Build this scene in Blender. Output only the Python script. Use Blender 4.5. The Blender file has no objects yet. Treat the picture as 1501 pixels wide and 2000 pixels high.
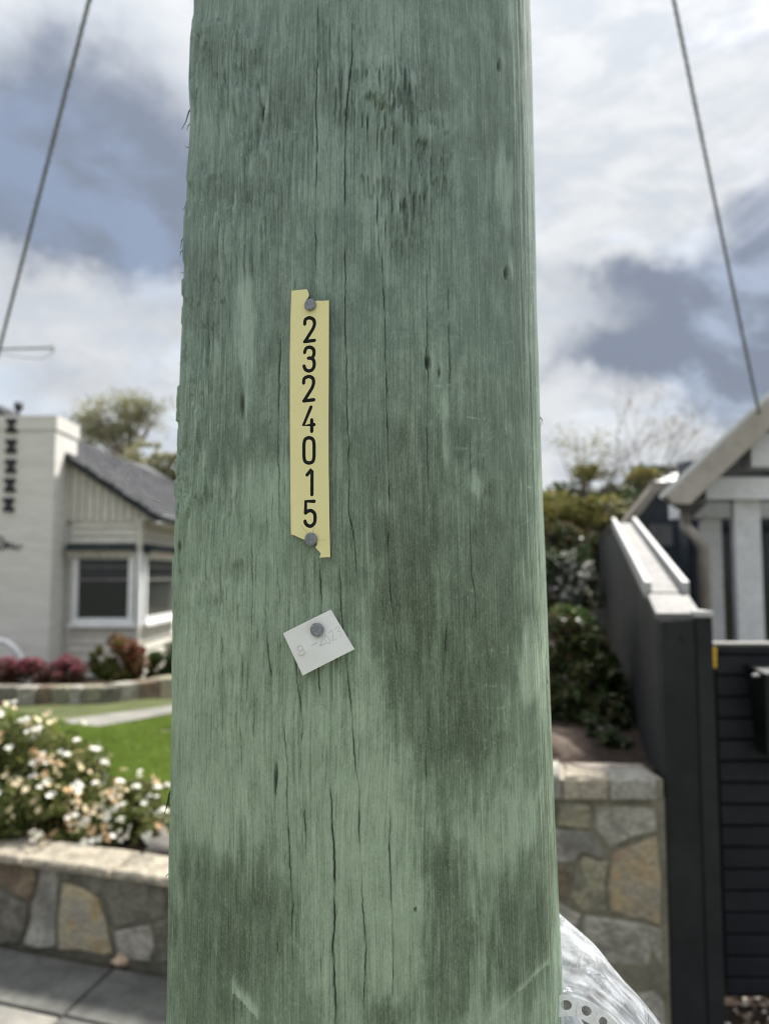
import bpy, bmesh, math, random
import numpy as np
from mathutils import Vector
random.seed(7); RNG = np.random.default_rng(11)
scn = bpy.context.scene
COL = scn.collection

# ------------------------------------------------------------------ camera
CZ = 1.6; F = 1502.0; TH = math.atan(0.08); cT, sT = math.cos(TH), math.sin(TH)
cam = bpy.data.cameras.new('camera'); camo = bpy.data.objects.new('camera', cam); COL.objects.link(camo)
camo.location = (0, 0, CZ); camo.rotation_euler = (math.radians(90) + TH, 0, 0)
cam.sensor_fit = 'VERTICAL'; cam.sensor_height = 36.0; cam.sensor_width = 27.0
cam.lens = F / 2000 * 36
cam.clip_start = 0.02; cam.clip_end = 2000
cam.dof.use_dof = True; cam.dof.focus_distance = 0.516; cam.dof.aperture_fstop = 6.0
scn.camera = camo

# ------------------------------------------------------------------ light, exposure
SUN_EL, SUN_AZ = math.radians(50), math.radians(35)          # azimuth to the right of the viewing direction
scn.view_settings.view_transform = 'Standard'; scn.view_settings.look = 'None'
scn.view_settings.exposure = 1.42; scn.view_settings.gamma = 1
scn.view_settings.use_curve_mapping = False
scn.render.engine = 'CYCLES'; scn.cycles.filter_width = 1.05; scn.cycles.use_denoising = True; scn.cycles.denoising_prefilter = 'ACCURATE'
sun = bpy.data.lights.new('sun', 'SUN'); sun.energy = 3.4; sun.angle = math.radians(8); sun.color = (1, .95, .87)
suno = bpy.data.objects.new('sun', sun); COL.objects.link(suno)
sd = Vector((math.sin(SUN_AZ) * math.cos(SUN_EL), math.cos(SUN_AZ) * math.cos(SUN_EL), math.sin(SUN_EL)))
suno.rotation_euler = sd.to_track_quat('Z', 'Y').to_euler(); suno.location = (3, 4, 12)


def ray(px, py):
    dx = (px - 750.5) / F; dy = (1000 - py) / F
    return Vector((dx, cT - dy * sT, sT + dy * cT))
def pt(px, py, Y):
    r = ray(px, py); return Vector((0, 0, CZ)) + r * (Y / r.y)
def gz(px, py, z):
    r = ray(px, py); return Vector((0, 0, CZ)) + r * ((z - CZ) / r.z)
def onplane(px, py, p0, n):
    r = ray(px, py); c = Vector((0, 0, CZ)); return c + r * ((p0 - c).dot(n) / r.dot(n))
def xat(px, Y): return pt(px, 1120, Y).x
def zat(py, Y): return pt(750, py, Y).z


# ------------------------------------------------------------------ node helpers
class NT:
    def __init__(s, nt): s.nt = nt; nt.nodes.clear()
    def n(s, t, **kw):
        x = s.nt.nodes.new(t)
        for k, v in kw.items(): setattr(x, k, v)
        return x
    def l(s, a, b): s.nt.links.new(a, b)
    def put(s, sock, v):
        if isinstance(v, bpy.types.NodeSocket): s.l(v, sock)
        elif v is not None: sock.default_value = v
    def m(s, op, a, b=None, c=None, clamp=False):
        x = s.n('ShaderNodeMath', operation=op, use_clamp=clamp)
        s.put(x.inputs[0], a); s.put(x.inputs[1], b); s.put(x.inputs[2], c); return x.outputs[0]
    def vm(s, op, a, b=None):
        x = s.n('ShaderNodeVectorMath', operation=op); s.put(x.inputs[0], a)
        if op == 'SCALE': s.put(x.inputs[3], b)
        else: s.put(x.inputs[1], b)
        return x.outputs['Value'] if op in ('DOT_PRODUCT', 'LENGTH') else x.outputs[0]
    def mix(s, f, a, b, mode='MIX'):
        x = s.n('ShaderNodeMix', data_type='RGBA', blend_type=mode, clamp_factor=True)
        c = lambda v: (*v, 1) if isinstance(v, tuple) and len(v) == 3 else v
        s.put(x.inputs[0], f); s.put(x.inputs[6], c(a)); s.put(x.inputs[7], c(b)); return x.outputs[2]
    def noise(s, vec, scale, detail=4, rough=.55, dist=0, lac=2):
        x = s.n('ShaderNodeTexNoise'); s.put(x.inputs['Vector'], vec); x.inputs['Scale'].default_value = scale
        x.inputs['Detail'].default_value = detail; x.inputs['Roughness'].default_value = rough
        x.inputs['Distortion'].default_value = dist; return x
    def sstep(s, v, a, b):
        x = s.n('ShaderNodeMapRange', interpolation_type='SMOOTHSTEP'); s.put(x.inputs[0], v)
        x.inputs[1].default_value = a; x.inputs[2].default_value = b; return x.outputs[0]
    def attr(s, name): return s.n('ShaderNodeAttribute', attribute_name=name).outputs['Fac']
    def scalev(s, v, sc):
        x = s.n('ShaderNodeMapping'); s.put(x.inputs[0], v); x.inputs['Scale'].default_value = sc; return x.outputs[0]

def new_mat(name):
    m = bpy.data.materials.new(name); m.use_nodes = True; return m, NT(m.node_tree)

def surf(name, c1, c2, scale=8, rough=.8, bump=.3, bscale=None, stretch=(1, 1, 1), c3=None, spec=.3, metal=0, bdist=.01, contrast=(.35, .65), coord='Object', dirt=.35):
    """general procedural surface: two or three colours broken up by noise, fine relief"""
    m, t = new_mat(name)
    tc = t.n('ShaderNodeTexCoord').outputs[coord]
    oi = t.n('ShaderNodeObjectInfo')
    v = t.vm('ADD', t.scalev(tc, stretch), t.vm('SCALE', oi.outputs['Location'], 3.1))
    rv = t.n('ShaderNodeCombineXYZ'); t.l(t.m('MULTIPLY', oi.outputs['Random'], 37.), rv.inputs[0]); t.l(t.m('MULTIPLY', oi.outputs['Random'], 91.), rv.inputs[2])
    v = t.vm('ADD', v, rv.outputs[0])
    a = t.noise(v, scale, 6, .62, .3).outputs[0]
    b = t.noise(v, scale * 5.3, 5, .6).outputs[0]
    col = t.mix(t.sstep(a, *contrast), c1, c2)
    if c3: col = t.mix(t.m('MULTIPLY', t.sstep(t.noise(v, scale * .55, 3, .5, .6).outputs[0], .52, .7), .85), col, c3)
    col = t.mix(t.m('MULTIPLY', t.sstep(b, .35, .75), dirt), col, tuple(x * .55 for x in c1), 'MIX')
    p = t.n('ShaderNodeBsdfPrincipled'); t.l(col, p.inputs['Base Color'])
    t.l(t.m('ADD', t.m('MULTIPLY', b, .25), rough - .12, clamp=True), p.inputs['Roughness'])
    p.inputs['Specular IOR Level'].default_value = spec; p.inputs['Metallic'].default_value = metal
    if bump:
        bp = t.n('ShaderNodeBump'); bp.inputs['Strength'].default_value = bump; bp.inputs['Distance'].default_value = bdist
        t.l(t.m('ADD', t.m('MULTIPLY', b, .5), t.noise(v, bscale or scale * 12, 4, .6).outputs[0]), bp.inputs['Height'])
        t.l(bp.outputs[0], p.inputs['Normal'])
    o = t.n('ShaderNodeOutputMaterial'); t.l(p.outputs[0], o.inputs[0]); return m

def leafmat(name, cols, trans=.35, rough=.5):
    m, t = new_mat(name)
    r = t.n('ShaderNodeValToRGB'); t.l(t.attr('rnd'), r.inputs[0])
    while len(r.color_ramp.elements) < len(cols): r.color_ramp.elements.new(.5)
    for i, c in enumerate(cols):
        e = r.color_ramp.elements[i]; e.position = i / max(1, len(cols) - 1); e.color = (*c, 1)
    p = t.n('ShaderNodeBsdfPrincipled'); t.l(r.outputs[0], p.inputs['Base Color']); p.inputs['Roughness'].default_value = rough
    p.inputs['Specular IOR Level'].default_value = .35
    tr = t.n('ShaderNodeBsdfTranslucent'); t.l(r.outputs[0], tr.inputs[0])
    mx = t.n('ShaderNodeMixShader'); mx.inputs[0].default_value = trans
    t.l(p.outputs[0], mx.inputs[1]); t.l(tr.outputs[0], mx.inputs[2])
    o = t.n('ShaderNodeOutputMaterial'); t.l(mx.outputs[0], o.inputs[0]); return m


# ------------------------------------------------------------------ sky
w = bpy.data.worlds.new('World'); scn.world = w; w.use_nodes = True
t = NT(w.node_tree)
SKYS = .1
sky = t.n('ShaderNodeTexSky', sky_type='NISHITA'); sky.sun_disc = False
sky.sun_elevation = SUN_EL; sky.sun_rotation = SUN_AZ; sky.air_density = 1.0; sky.dust_density = 1.5
d = t.n('ShaderNodeTexCoord').outputs['Generated']
sep = t.n('ShaderNodeSeparateXYZ'); t.l(d, sep.inputs[0])
wn = t.noise(d, 5, 5, .55).outputs['Color']
dw = t.vm('ADD', d, t.vm('SCALE', t.vm('SUBTRACT', wn, (.5, .5, .5)), .2))
wn2 = t.noise(d, 17, 4, .6).outputs['Color']
dw = t.vm('ADD', dw, t.vm('SCALE', t.vm('SUBTRACT', wn2, (.5, .5, .5)), .07))
tot = None
for (px, py, rx, ry, rot, st) in [
        (150, 300, 240, 150, 0, 1.05), (240, 470, 190, 70, -8, .75), (60, 130, 130, 90, 0, .35), (330, 420, 110, 80, 0, .4), (20, 430, 120, 60, 0, .35),
        (90, 760, 120, 60, 0, .33), (290, 660, 60, 60, 0, .28), (300, 780, 80, 40, 0, .3),
        (1370, 650, 200, 105, 14, 1.1), (1220, 745, 130, 40, 8, .9), (1480, 545, 130, 105, 0, .9), (1450, 400, 110, 42, 15, .5),
        (1065, 560, 50, 60, 0, .3), (1250, 590, 80, 50, 0, .4), (1620, 700, 140, 120, 0, .7), (-150, 350, 200, 130, 0, .6), (1260, 170, 330, 230, 0, -.75), (1150, 400, 120, 120, 0, -.3),
        (1900, 300, 260, 160, 0, .6), (-700, 500, 300, 140, 10, .6), (600, 500, 220, 150, 0, .5)]:
    c = ray(px, py).normalized(); e1 = c.cross(Vector((0, 0, 1))).normalized(); e2 = e1.cross(c)
    k = math.cos(math.radians(rot)); q = math.sin(math.radians(rot))
    f1 = e1 * k - e2 * q; f2 = e1 * q + e2 * k
    u = t.m('DIVIDE', t.vm('DOT_PRODUCT', dw, tuple(f1)), rx / F); v = t.m('DIVIDE', t.vm('DOT_PRODUCT', dw, tuple(f2)), ry / F)
    r2 = t.m('ADD', t.m('MULTIPLY', u, u), t.m('MULTIPLY', v, v))
    g = t.m('MULTIPLY', t.m('EXPONENT', t.m('MULTIPLY', r2, -.9)), st)
    g = t.m('MULTIPLY', g, t.m('GREATER_THAN', t.vm('DOT_PRODUCT', d, tuple(c)), 0.))
    tot = g if tot is None else t.m('ADD', tot, g)
fb = t.noise(t.scalev(d, (1, 1, 1.9)), 4.5, 8, .58, .4).outputs[0]
fb2 = t.noise(t.scalev(d, (1, 1, 2.4)), 11, 7, .6, .3).outputs[0]
dark = t.m('ADD', tot, t.m('MULTIPLY', t.m('SUBTRACT', fb, .5), .5))
dark = t.m('ADD', dark, t.m('MULTIPLY', t.m('SUBTRACT', fb2, .5), .5))
dk = t.sstep(dark, .04, 1.12)
lightc = t.mix(t.sstep(fb2, .36, .64), (.66, .70, .755), (.82, .84, .86))
cc = t.mix(dk, lightc, (.25, .292, .375))
zen = t.m('POWER', t.m('MAXIMUM', sep.outputs[2], 0.), 4.0)
cc = t.vm('SCALE', cc, t.m('MULTIPLY', t.m('ADD', t.m('MULTIPLY', zen, 1.7), 1.),   .36 / SKYS))
cov = t.m('ADD', t.m('MULTIPLY', t.sstep(fb, .36, .52), .14), .85)
skyc = t.mix(cov, sky.outputs[0], cc)
below = t.sstep(sep.outputs[2], -.08, 0.)
skyc = t.mix(below, (1.6, 1.6, 1.5), skyc)
bg = t.n('ShaderNodeBackground'); t.l(skyc, bg.inputs[0]); bg.inputs[1].default_value = SKYS
o = t.n('ShaderNodeOutputWorld'); t.l(bg.outputs[0], o.inputs[0])

# ------------------------------------------------------------------ mesh helpers
ROOT = {}
class MB:
    def __init__(s): s.v = []; s.f = []; s.mi = []; s.sm = []
    def add(s, vs, fs, mi=0, smooth=False):
        b = len(s.v); s.v += [tuple(x) for x in vs]
        for f in fs: s.f.append([b + i for i in f]); s.mi.append(mi); s.sm.append(smooth)
    def hexa(s, p, mi=0):      # p: 4 bottom + 4 top, both counter-clockwise seen from above
        s.add(p, [(3, 2, 1, 0), (4, 5, 6, 7), (0, 1, 5, 4), (1, 2, 6, 5), (2, 3, 7, 6), (3, 0, 4, 7)], mi)
    def box(s, x0, x1, y0, y1, z0, z1, mi=0):
        s.hexa([(x0, y0, z0), (x1, y0, z0), (x1, y1, z0), (x0, y1, z0), (x0, y0, z1), (x1, y0, z1), (x1, y1, z1), (x0, y1, z1)], mi)
    def beam(s, a, b, w, h, up=Vector((0, 0, 1)), mi=0):
        a, b = Vector(a), Vector(b); d = (b - a).normalized(); sx = d.cross(up).normalized(); uz = sx.cross(d)
        q = [(-1, -1), (1, -1), (1, 1), (-1, 1)]
        A = [a + sx * (w / 2 * i) + uz * (h / 2 * j) for i, j in q]; B = [b + sx * (w / 2 * i) + uz * (h / 2 * j) for i, j in q]
        s.add(A + B, [(0, 1, 2, 3), (7, 6, 5, 4), (0, 4, 5, 1), (1, 5, 6, 2), (2, 6, 7, 3), (3, 7, 4, 0)], mi)
    def tube(s, path, r, n=8, caps=True, flat=None, mi=0, closed=False):
        """round tube along a path; r number or list; flat=(normal, factor) squashes it along a normal"""
        P = [Vector(p) for p in path]; R = r if isinstance(r, (list, tuple)) else [r] * len(P)
        R = list(R)
        if caps and not closed:        # round ends
            d0 = (P[0] - P[1]).normalized(); d1 = (P[-1] - P[-2]).normalized()
            P = [P[0] + d0 * R[0] * .95, P[0] + d0 * R[0] * .6] + P + [P[-1] + d1 * R[-1] * .6, P[-1] + d1 * R[-1] * .95]
            R = [R[0] * .25, R[0] * .78] + R + [R[-1] * .78, R[-1] * .25]
        N = len(P); rings = []; ref = None
        for i in range(N):
            if closed: tg = (P[(i + 1) % N] - P[i - 1]).normalized()
            else: tg = (P[min(i + 1, N - 1)] - P[max(i - 1, 0)]).normalized()
            if flat: ref = flat[0]
            elif ref is None: ref = Vector((0, 0, 1)) if abs(tg.z) < .9 else Vector((1, 0, 0))
            sx = tg.cross(ref).normalized(); uz = sx.cross(tg).normalized()
            if not flat: ref = uz
            k = flat[1] if flat else 1
            rings.append([P[i] + sx * (R[i] * math.cos(a)) + uz * (R[i] * k * math.sin(a)) for a in [2 * math.pi * j / n for j in range(n)]])
        vs = [p for rg in rings for p in rg]; fs = []
        for i in range(N if closed else N - 1):
            i2 = (i + 1) % N
            for j in range(n): fs.append((i * n + j, i * n + (j + 1) % n, i2 * n + (j + 1) % n, i2 * n + j))
        if not closed: fs.append(tuple(range(n - 1, -1, -1))); fs.append(tuple((N - 1) * n + j for j in range(n)))
        s.add(vs, fs, mi, True)
    def prism(s, pts, vec, bev=0, mi=0):
        """polygon extruded along vec, front edge bevelled by bev"""
        P = [Vector(p) for p in pts]; vec = Vector(vec); n = len(P); c = sum(P, Vector()) / n
        nb = vec.normalized()
        if bev:
            ins = []
            for i in range(n):
                a, b, e = P[i - 1], P[i], P[(i + 1) % n]
                d1 = (b - a).normalized(); d2 = (e - b).normalized()
                bi = nb.cross(d1) + nb.cross(d2)
                bi = bi.normalized() if bi.length > 1e-6 else (c - b).normalized()
                if bi.dot(c - b) < 0: bi = -bi
                ins.append(b + bi * bev)
            L = [P, [p + vec * (1) - nb * bev for p in P], [p + vec for p in ins]]
        else: L = [P, [p + vec for p in P]]
        vs = [p for lay in L for p in lay]; fs = [tuple(range(n - 1, -1, -1)), tuple((len(L) - 1) * n + j for j in range(n))]
        for k in range(len(L) - 1):
            for j in range(n): fs.append((k * n + j, k * n + (j + 1) % n, (k + 1) * n + (j + 1) % n, (k + 1) * n + j))
        s.add(vs, fs, mi)
    def build(s, name, mats, parent=None, label=None):
        off = ROOT.get(parent.name, Vector()) if parent else Vector()
        me = bpy.data.meshes.new(name)
        me.from_pydata([(x - off.x, y - off.y, z - off.z) for x, y, z in s.v], [], s.f)
        for m in (mats if isinstance(mats, list) else [mats]): me.materials.append(m)
        me.polygons.foreach_set('material_index', s.mi); me.polygons.foreach_set('use_smooth', s.sm)
        bm = bmesh.new(); bm.from_mesh(me); bmesh.ops.recalc_face_normals(bm, faces=bm.faces); bm.to_mesh(me); bm.free()
        o = bpy.data.objects.new(name, me); COL.objects.link(o)
        if parent: o.parent = parent; ROOT[o.name] = off
        if label: o['label'] = label
        return o

def thing(name, label, cat, loc=(0, 0, 0), group=None):
    o = bpy.data.objects.new(name, None); o.empty_display_size = .1; COL.objects.link(o); o.location = loc
    ROOT[o.name] = Vector(loc); o['label'] = label; o['category'] = cat
    if group: o['group'] = group
    return o
def tag(o, label, cat, group=None, kind=None):
    o['label'] = label; o['category'] = cat
    if group: o['group'] = group
    if kind: o['kind'] = kind
    return o
def struct(o): o['kind'] = 'structure'; return o
def inst(name, me, parent, loc, rot=(0, 0, 0), sc=(1, 1, 1)):
    o = bpy.data.objects.new(name, me); COL.objects.link(o)
    off = ROOT.get(parent.name, Vector()) if parent else Vector()
    o.location = Vector(loc) - off; o.rotation_euler = rot; o.scale = sc
    if parent: o.parent = parent
    return o

def np_mesh(name, verts, quads, mat, parent=None, attrs=None, uv=None, smooth=True):
    off = ROOT.get(parent.name, Vector()) if parent else Vector()
    verts = np.asarray(verts, dtype=np.float64) - np.array(off)
    me = bpy.data.meshes.new(name); nv, nq = len(verts), len(quads); k = quads.shape[1]
    me.vertices.add(nv); me.vertices.foreach_set('co', verts.astype(np.float32).ravel())
    me.loops.add(nq * k); me.loops.foreach_set('vertex_index', quads.astype(np.int32).ravel())
    me.polygons.add(nq); me.polygons.foreach_set('loop_start', np.arange(0, nq * k, k, dtype=np.int32))
    me.update(calc_edges=True)
    me.polygons.foreach_set('use_smooth', np.full(nq, smooth))
    for an, av in (attrs or {}).items():
        a = me.attributes.new(an, 'FLOAT', 'POINT'); a.data.foreach_set('value', np.asarray(av, dtype=np.float32).ravel())
    if uv is not None:
        u = me.attributes.new('wuv', 'FLOAT_VECTOR', 'POINT'); u.data.foreach_set('vector', uv.astype(np.float32).ravel())
    me.materials.append(mat); me.validate()
    o = bpy.data.objects.new(name, me); COL.objects.link(o)
    if parent: o.parent = parent; ROOT[o.name] = off
    return o

def leaves(name, P, size, mat, parent=None, aspect=2.0, droop=.0, jitter=.35, rnd=None, up=.4):
    """folded four-triangle leaves at points P"""
    P = np.asarray(P); n = len(P)
    nrm = RNG.normal(size=(n, 3)); nrm[:, 2] = np.abs(nrm[:, 2]) + up; nrm /= np.linalg.norm(nrm, axis=1)[:, None]
    a = RNG.normal(size=(n, 3)); a -= nrm * (a * nrm).sum(1)[:, None]; a /= np.linalg.norm(a, axis=1)[:, None]
    a[:, 2] -= droop; b = np.cross(nrm, a)
    s = size * (1 + jitter * RNG.uniform(-1, 1, n))[:, None]
    base = P - a * s * .5; tip = P + a * s * .5 - nrm * s * .12; mid = P - nrm * s * .05
    wd = s / aspect * .5
    l = P + b * wd + nrm * s * .08; r = P - b * wd + nrm * s * .08
    V = np.stack([base, l, tip, r, mid], 1).reshape(-1, 3)
    i = np.arange(n)[:, None] * 5
    T = np.concatenate([i + np.array([[0, 4, 1]]), i + np.array([[1, 4, 2]]), i + np.array([[0, 3, 4]]), i + np.array([[3, 2, 4]])])
    rr = np.repeat(RNG.uniform(0, 1, n) if rnd is None else rnd, 5)
    return np_mesh(name, V, T, mat, parent, {'rnd': rr}, smooth=False)

def clump_pts(c, r, n, k=26, shell=.55, cr=.3, flat_bottom=None):
    """leaf positions in a crown: k sub-clumps spread in an ellipsoid, leaves round each"""
    c = np.array(c); r = np.array(r)
    q = RNG.normal(size=(k, 3)); q /= np.linalg.norm(q, axis=1)[:, None]
    q *= (shell + (1 - shell) * RNG.uniform(0, 1, k))[:, None] ** .8
    ks = RNG.integers(0, k, n)
    off = RNG.normal(size=(n, 3)); off /= np.linalg.norm(off, axis=1)[:, None]
    off *= (RNG.uniform(.25, 1, n) ** .5)[:, None] * (cr * (.7 + .6 * RNG.uniform(0, 1, k)))[ks][:, None]
    p = c + (q[ks] * (1 - cr * .7) + off) * r
    if flat_bottom is not None: p = p[p[:, 2] > flat_bottom]
    return p

# value noise in numpy
_T = RNG.random((256, 256))
def vn(u, v, seed=0):
    u = np.asarray(u) + seed * 17.31; v = np.asarray(v) + seed * 5.77
    iu = np.floor(u).astype(int); iv = np.floor(v).astype(int); fu = u - iu; fv = v - iv
    fu = fu * fu * (3 - 2 * fu); fv = fv * fv * (3 - 2 * fv)
    g = lambda a, b: _T[a % 256, b % 256]
    return (g(iu, iv) * (1 - fu) + g(iu + 1, iv) * fu) * (1 - fv) + (g(iu, iv + 1) * (1 - fu) + g(iu + 1, iv + 1) * fu) * fv
def fbm(u, v, o=4, seed=0):
    s = 0; a = .5
    for i in range(o): s = s + a * vn(u * 2 ** i, v * 2 ** i, seed + i); a *= .5
    return s / (1 - .5 ** o)
def ss(x, a, b):
    x = np.clip((x - a) / (b - a), 0, 1); return x * x * (3 - 2 * x)

# ------------------------------------------------------------------ materials
M = {}
M['ground'] = surf('ground_mix', (.10, .11, .06), (.17, .16, .11), 3, .95, .4)
M['concrete'] = surf('weathered_concrete', (.075, .075, .07), (.13, .13, .12), 5, .9, .5, 90, c3=(.10, .10, .09), bdist=.004)
M['concrete_pale'] = surf('pale_concrete', (.17, .165, .15), (.25, .24, .21), 5, .9, .5, 90, bdist=.004)
M['mortar_tan'] = surf('tan_mortar', (.15, .14, .105), (.24, .22, .165), 14, .95, .6)
M['mortar'] = surf('mortar', (.10, .095, .075), (.17, .16, .125), 14, .95, .5)
M['soil'] = surf('mulch', (.045, .03, .022), (.12, .08, .06), 20, .95, 1.0, bdist=.03)
M['lawn'] = surf('lawn_soil', (.055, .07, .022), (.085, .10, .033), 5, .95, .5)
st = [('stone_grey', (.27, .255, .215), (.42, .395, .345), None), ('stone_dark', (.125, .118, .097), (.22, .205, .168), (.22, .21, .175)), ('stone_brown', (.14, .105, .075), (.23, .18, .125), None),
      ('stone_ochre', (.36, .35, .30), (.45, .37, .22), (.36, .24, .11)), ('stone_pale', (.28, .27, .24), (.40, .385, .34), (.18, .17, .15)), ('stone_olive', (.20, .195, .15), (.33, .305, .21), None), ('stone_rust', (.36, .34, .285), (.38, .29, .17), (.28, .15, .07)),
      ('stone_cap', (.24, .22, .175), (.42, .37, .29), None), ('stone_pink', (.38, .33, .28), (.48, .41, .35), None)]
for n_, a_, b_, c_ in st: M[n_] = surf(n_, tuple(x * .88 for x in a_), tuple(min(1, x * 1.12) for x in b_), 11, .92, 1.0, 34, c3=c_, bdist=.016, dirt=.6, contrast=(.3, .7))
M['house_white'] = surf('painted_brick', (.58, .567, .535), (.66, .648, .615), 2.5, .8, .2, 30, stretch=(1, 1, 5), bdist=.005, dirt=.12)
M['weatherboard'] = surf('painted_weatherboard', (.57, .55, .50), (.64, .62, .565), 2, .65, .15)
M['trim_white'] = surf('white_trim', (.72, .73, .74), (.80, .81, .81), 2, .5, .1)
M['trim_dark'] = surf('dark_trim', (.017, .024, .03), (.03, .038, .045), 3, .5, .1)
M['awning'] = surf('awning_canvas', (.022, .032, .036), (.04, .05, .055), 4, .8, .2)
M['fringe'] = surf('awning_fringe', (.36, .33, .27), (.45, .42, .35), 6, .9, .2)
M['tile'] = surf('roof_tile', (.10, .102, .112), (.168, .17, .18), 5, .75, .4)
M['charcoal'] = surf('charcoal_paint', (.016, .018, .0195), (.024, .026, .027), 3, .6, .15, spec=.2)
M['slat'] = surf('charcoal_slat', (.013, .0155, .021), (.02, .0225, .028), 4, .55, .15, spec=.25)
M['zinc'] = surf('cap_steel', (.34, .34, .34), (.41, .41, .41), 12, .5, .1, spec=.5)
M['cap_dull'] = surf('cap_dull', (.13, .129, .127), (.18, .177, .172), 8, .6, .2)
M['taupe'] = surf('taupe_paint', (.35, .325, .285), (.42, .39, .345), 3, .6, .1)
M['soffit'] = surf('soffit', (.10, .10, .105), (.15, .15, .155), 3, .8, .1)
M['white_post'] = surf('white_paint', (.66, .67, .69), (.74, .75, .77), 3, .5, .1)
M['navy'] = surf('navy_wall', (.02, .028, .04), (.035, .045, .06), 3, .4, .1)
M['roof_white'] = surf('pale_roof_steel', (.62, .64, .64), (.74, .76, .76), 2, .35, .05, spec=.6)
M['brownpipe'] = surf('downpipe_paint', (.20, .175, .15), (.27, .24, .205), 5, .5, .1)
M['bark'] = surf('bark', (.10, .08, .06), (.20, .165, .13), 12, .95, .8, stretch=(1, 1, .25))
M['black'] = surf('black_iron', (.012, .013, .015), (.022, .024, .026), 6, .5, .1)
M['cable'] = surf('cable_sheath', (.10, .115, .12), (.24, .26, .265), 40, .6, .1)
M['alu'] = surf('aerial_metal', (.30, .32, .33), (.42, .43, .44), 10, .45, .1)
M['yellow'] = surf('yellow_plastic', (.70, .42, .03), (.80, .5, .05), 10, .5, .1)
M['rock'] = surf('grey_rock', (.13, .12, .11), (.22, .2, .18), 6, .9, .8)
M['bankrock'] = surf('brown_boulder', (.10, .075, .06), (.18, .14, .115), 8, .95, .8)
M['pebble'] = surf('tan_pebble', (.42, .31, .22), (.5, .39, .28), 10, .8, .3)
M['trunk_pale'] = surf('pale_bark', (.17, .145, .12), (.28, .24, .2), 9, .9, .5)
M['glass'] = None
m, t = new_mat('window_glass'); p = t.n('ShaderNodeBsdfPrincipled'); p.inputs['Base Color'].default_value = (.03, .035, .04, 1)
p.inputs['Roughness'].default_value = .08; p.inputs['Specular IOR Level'].default_value = .4
tr = t.n('ShaderNodeBsdfTransparent'); mx = t.n('ShaderNodeMixShader'); mx.inputs[0].default_value = .72
t.l(tr.outputs[0], mx.inputs[1]); t.l(p.outputs[0], mx.inputs[2]); o = t.n('ShaderNodeOutputMaterial'); t.l(mx.outputs[0], o.inputs[0]); M['glass'] = m
M['blind'] = surf('window_blind', (.20, .20, .185), (.25, .25, .23), 3, .8, .1)
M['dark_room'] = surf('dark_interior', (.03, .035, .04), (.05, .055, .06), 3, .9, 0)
M['leaf_azalea'] = leafmat('azalea_leaf', [(.04, .06, .015), (.10, .13, .03), (.19, .22, .06), (.27, .25, .10)])
M['leaf_dark'] = leafmat('dark_leaf', [(.016, .03, .016), (.03, .055, .024), (.055, .08, .03), (.10, .12, .045)], .3)
M['leaf_mid'] = leafmat('mid_leaf', [(.03, .05, .015), (.06, .10, .025), (.12, .17, .04)], .35)
M['leaf_nandina'] = leafmat('nandina_leaf', [(.05, .08, .015), (.12, .15, .03), (.20, .10, .05), (.22, .05, .05)], .35)
M['leaf_pink'] = leafmat('pink_blossom', [(.05, .06, .02), (.11, .05, .04), (.27, .07, .10), (.40, .12, .17)], .3)
M['leaf_olive'] = leafmat('olive_leaf', [(.15, .155, .085), (.24, .24, .13), (.34, .32, .19)], .5)
M['leaf_yellow'] = leafmat('yellow_leaf', [(.07, .10, .03), (.16, .17, .045), (.30, .26, .07), (.20, .17, .06)], .4)
M['leaf_red'] = leafmat('reddish_leaf', [(.10, .05, .03), (.22, .09, .05), (.12, .12, .04)], .35)
M['white_bloss'] = leafmat('white_blossom', [(.05, .07, .03), (.45, .45, .42), (.65, .65, .62)], .3)
M['leaf_cam'] = leafmat('camellia_leaf', [(.016, .028, .012), (.035, .055, .02), (.07, .095, .03), (.14, .08, .05)], .2, .35)
M['leaf_bronze'] = leafmat('bronze_leaf', [(.06, .04, .025), (.12, .07, .04), (.05, .07, .02)], .3)
M['grass'] = leafmat('grass_blade', [(.11, .165, .028), (.18, .26, .045), (.25, .34, .075)], .45)
M['pet_white'] = surf('white_petal', (.72, .70, .60), (.80, .79, .72), 30, .7, .1)
M['pet_cream'] = surf('cream_petal', (.74, .60, .36), (.80, .70, .48), 30, .7, .1)
M['pet_orange'] = surf('faded_petal', (.62, .38, .2), (.70, .48, .28), 30, .7, .1)

# ------------------------------------------------------------------ ground
mb = MB(); mb.add([(-300, -200, -.06), (300, -200, -.06), (300, 500, -.06), (-300, 500, -.06)], [(0, 1, 2, 3)]); struct(mb.build('ground', M['ground']))

# footpath slabs ; wall line direction
A = gz(0, 1838, 0); B = gz(250, 1885, 0)
wd = (B - A); wd.z = 0; wd.normalize(); wn_ = Vector((wd.y, -wd.x, 0))      # wn_ points towards the camera
if wn_.y > 0: wn_ = -wn_
J0 = gz(222, 1889, 0); J1 = gz(114, 1990, 0)
jd = (J1 - J0).normalized()
J2 = gz(118, 1983, 0)
path = thing('footpath', 'x', 'x', (0, 2.5, 0)); del path['label']; del path['category']; path['kind'] = 'structure'
slab_w = (J2 - J0).dot(wn_)
k_j = jd / jd.dot(wn_)
def slab(u0, u1, r0, r1, mat, dz=0):
    g = .007
    pts = []
    for u, r in ((u0, r0), (u1, r0), (u1, r1), (u0, r1)):
        pts.append(J0 + wd * (u + (g if u == u0 else -g)) + k_j * (r + (g if r == r0 else -g)) + Vector((0, 0, -.05 + dz)))
    mb = MB(); mb.prism(pts, (0, 0, .05), .006); mb.build('slab', mat, path)
rows = [(0, slab_w), (slab_w, slab_w + .62), (slab_w + .62, slab_w + 1.24)]
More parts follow.
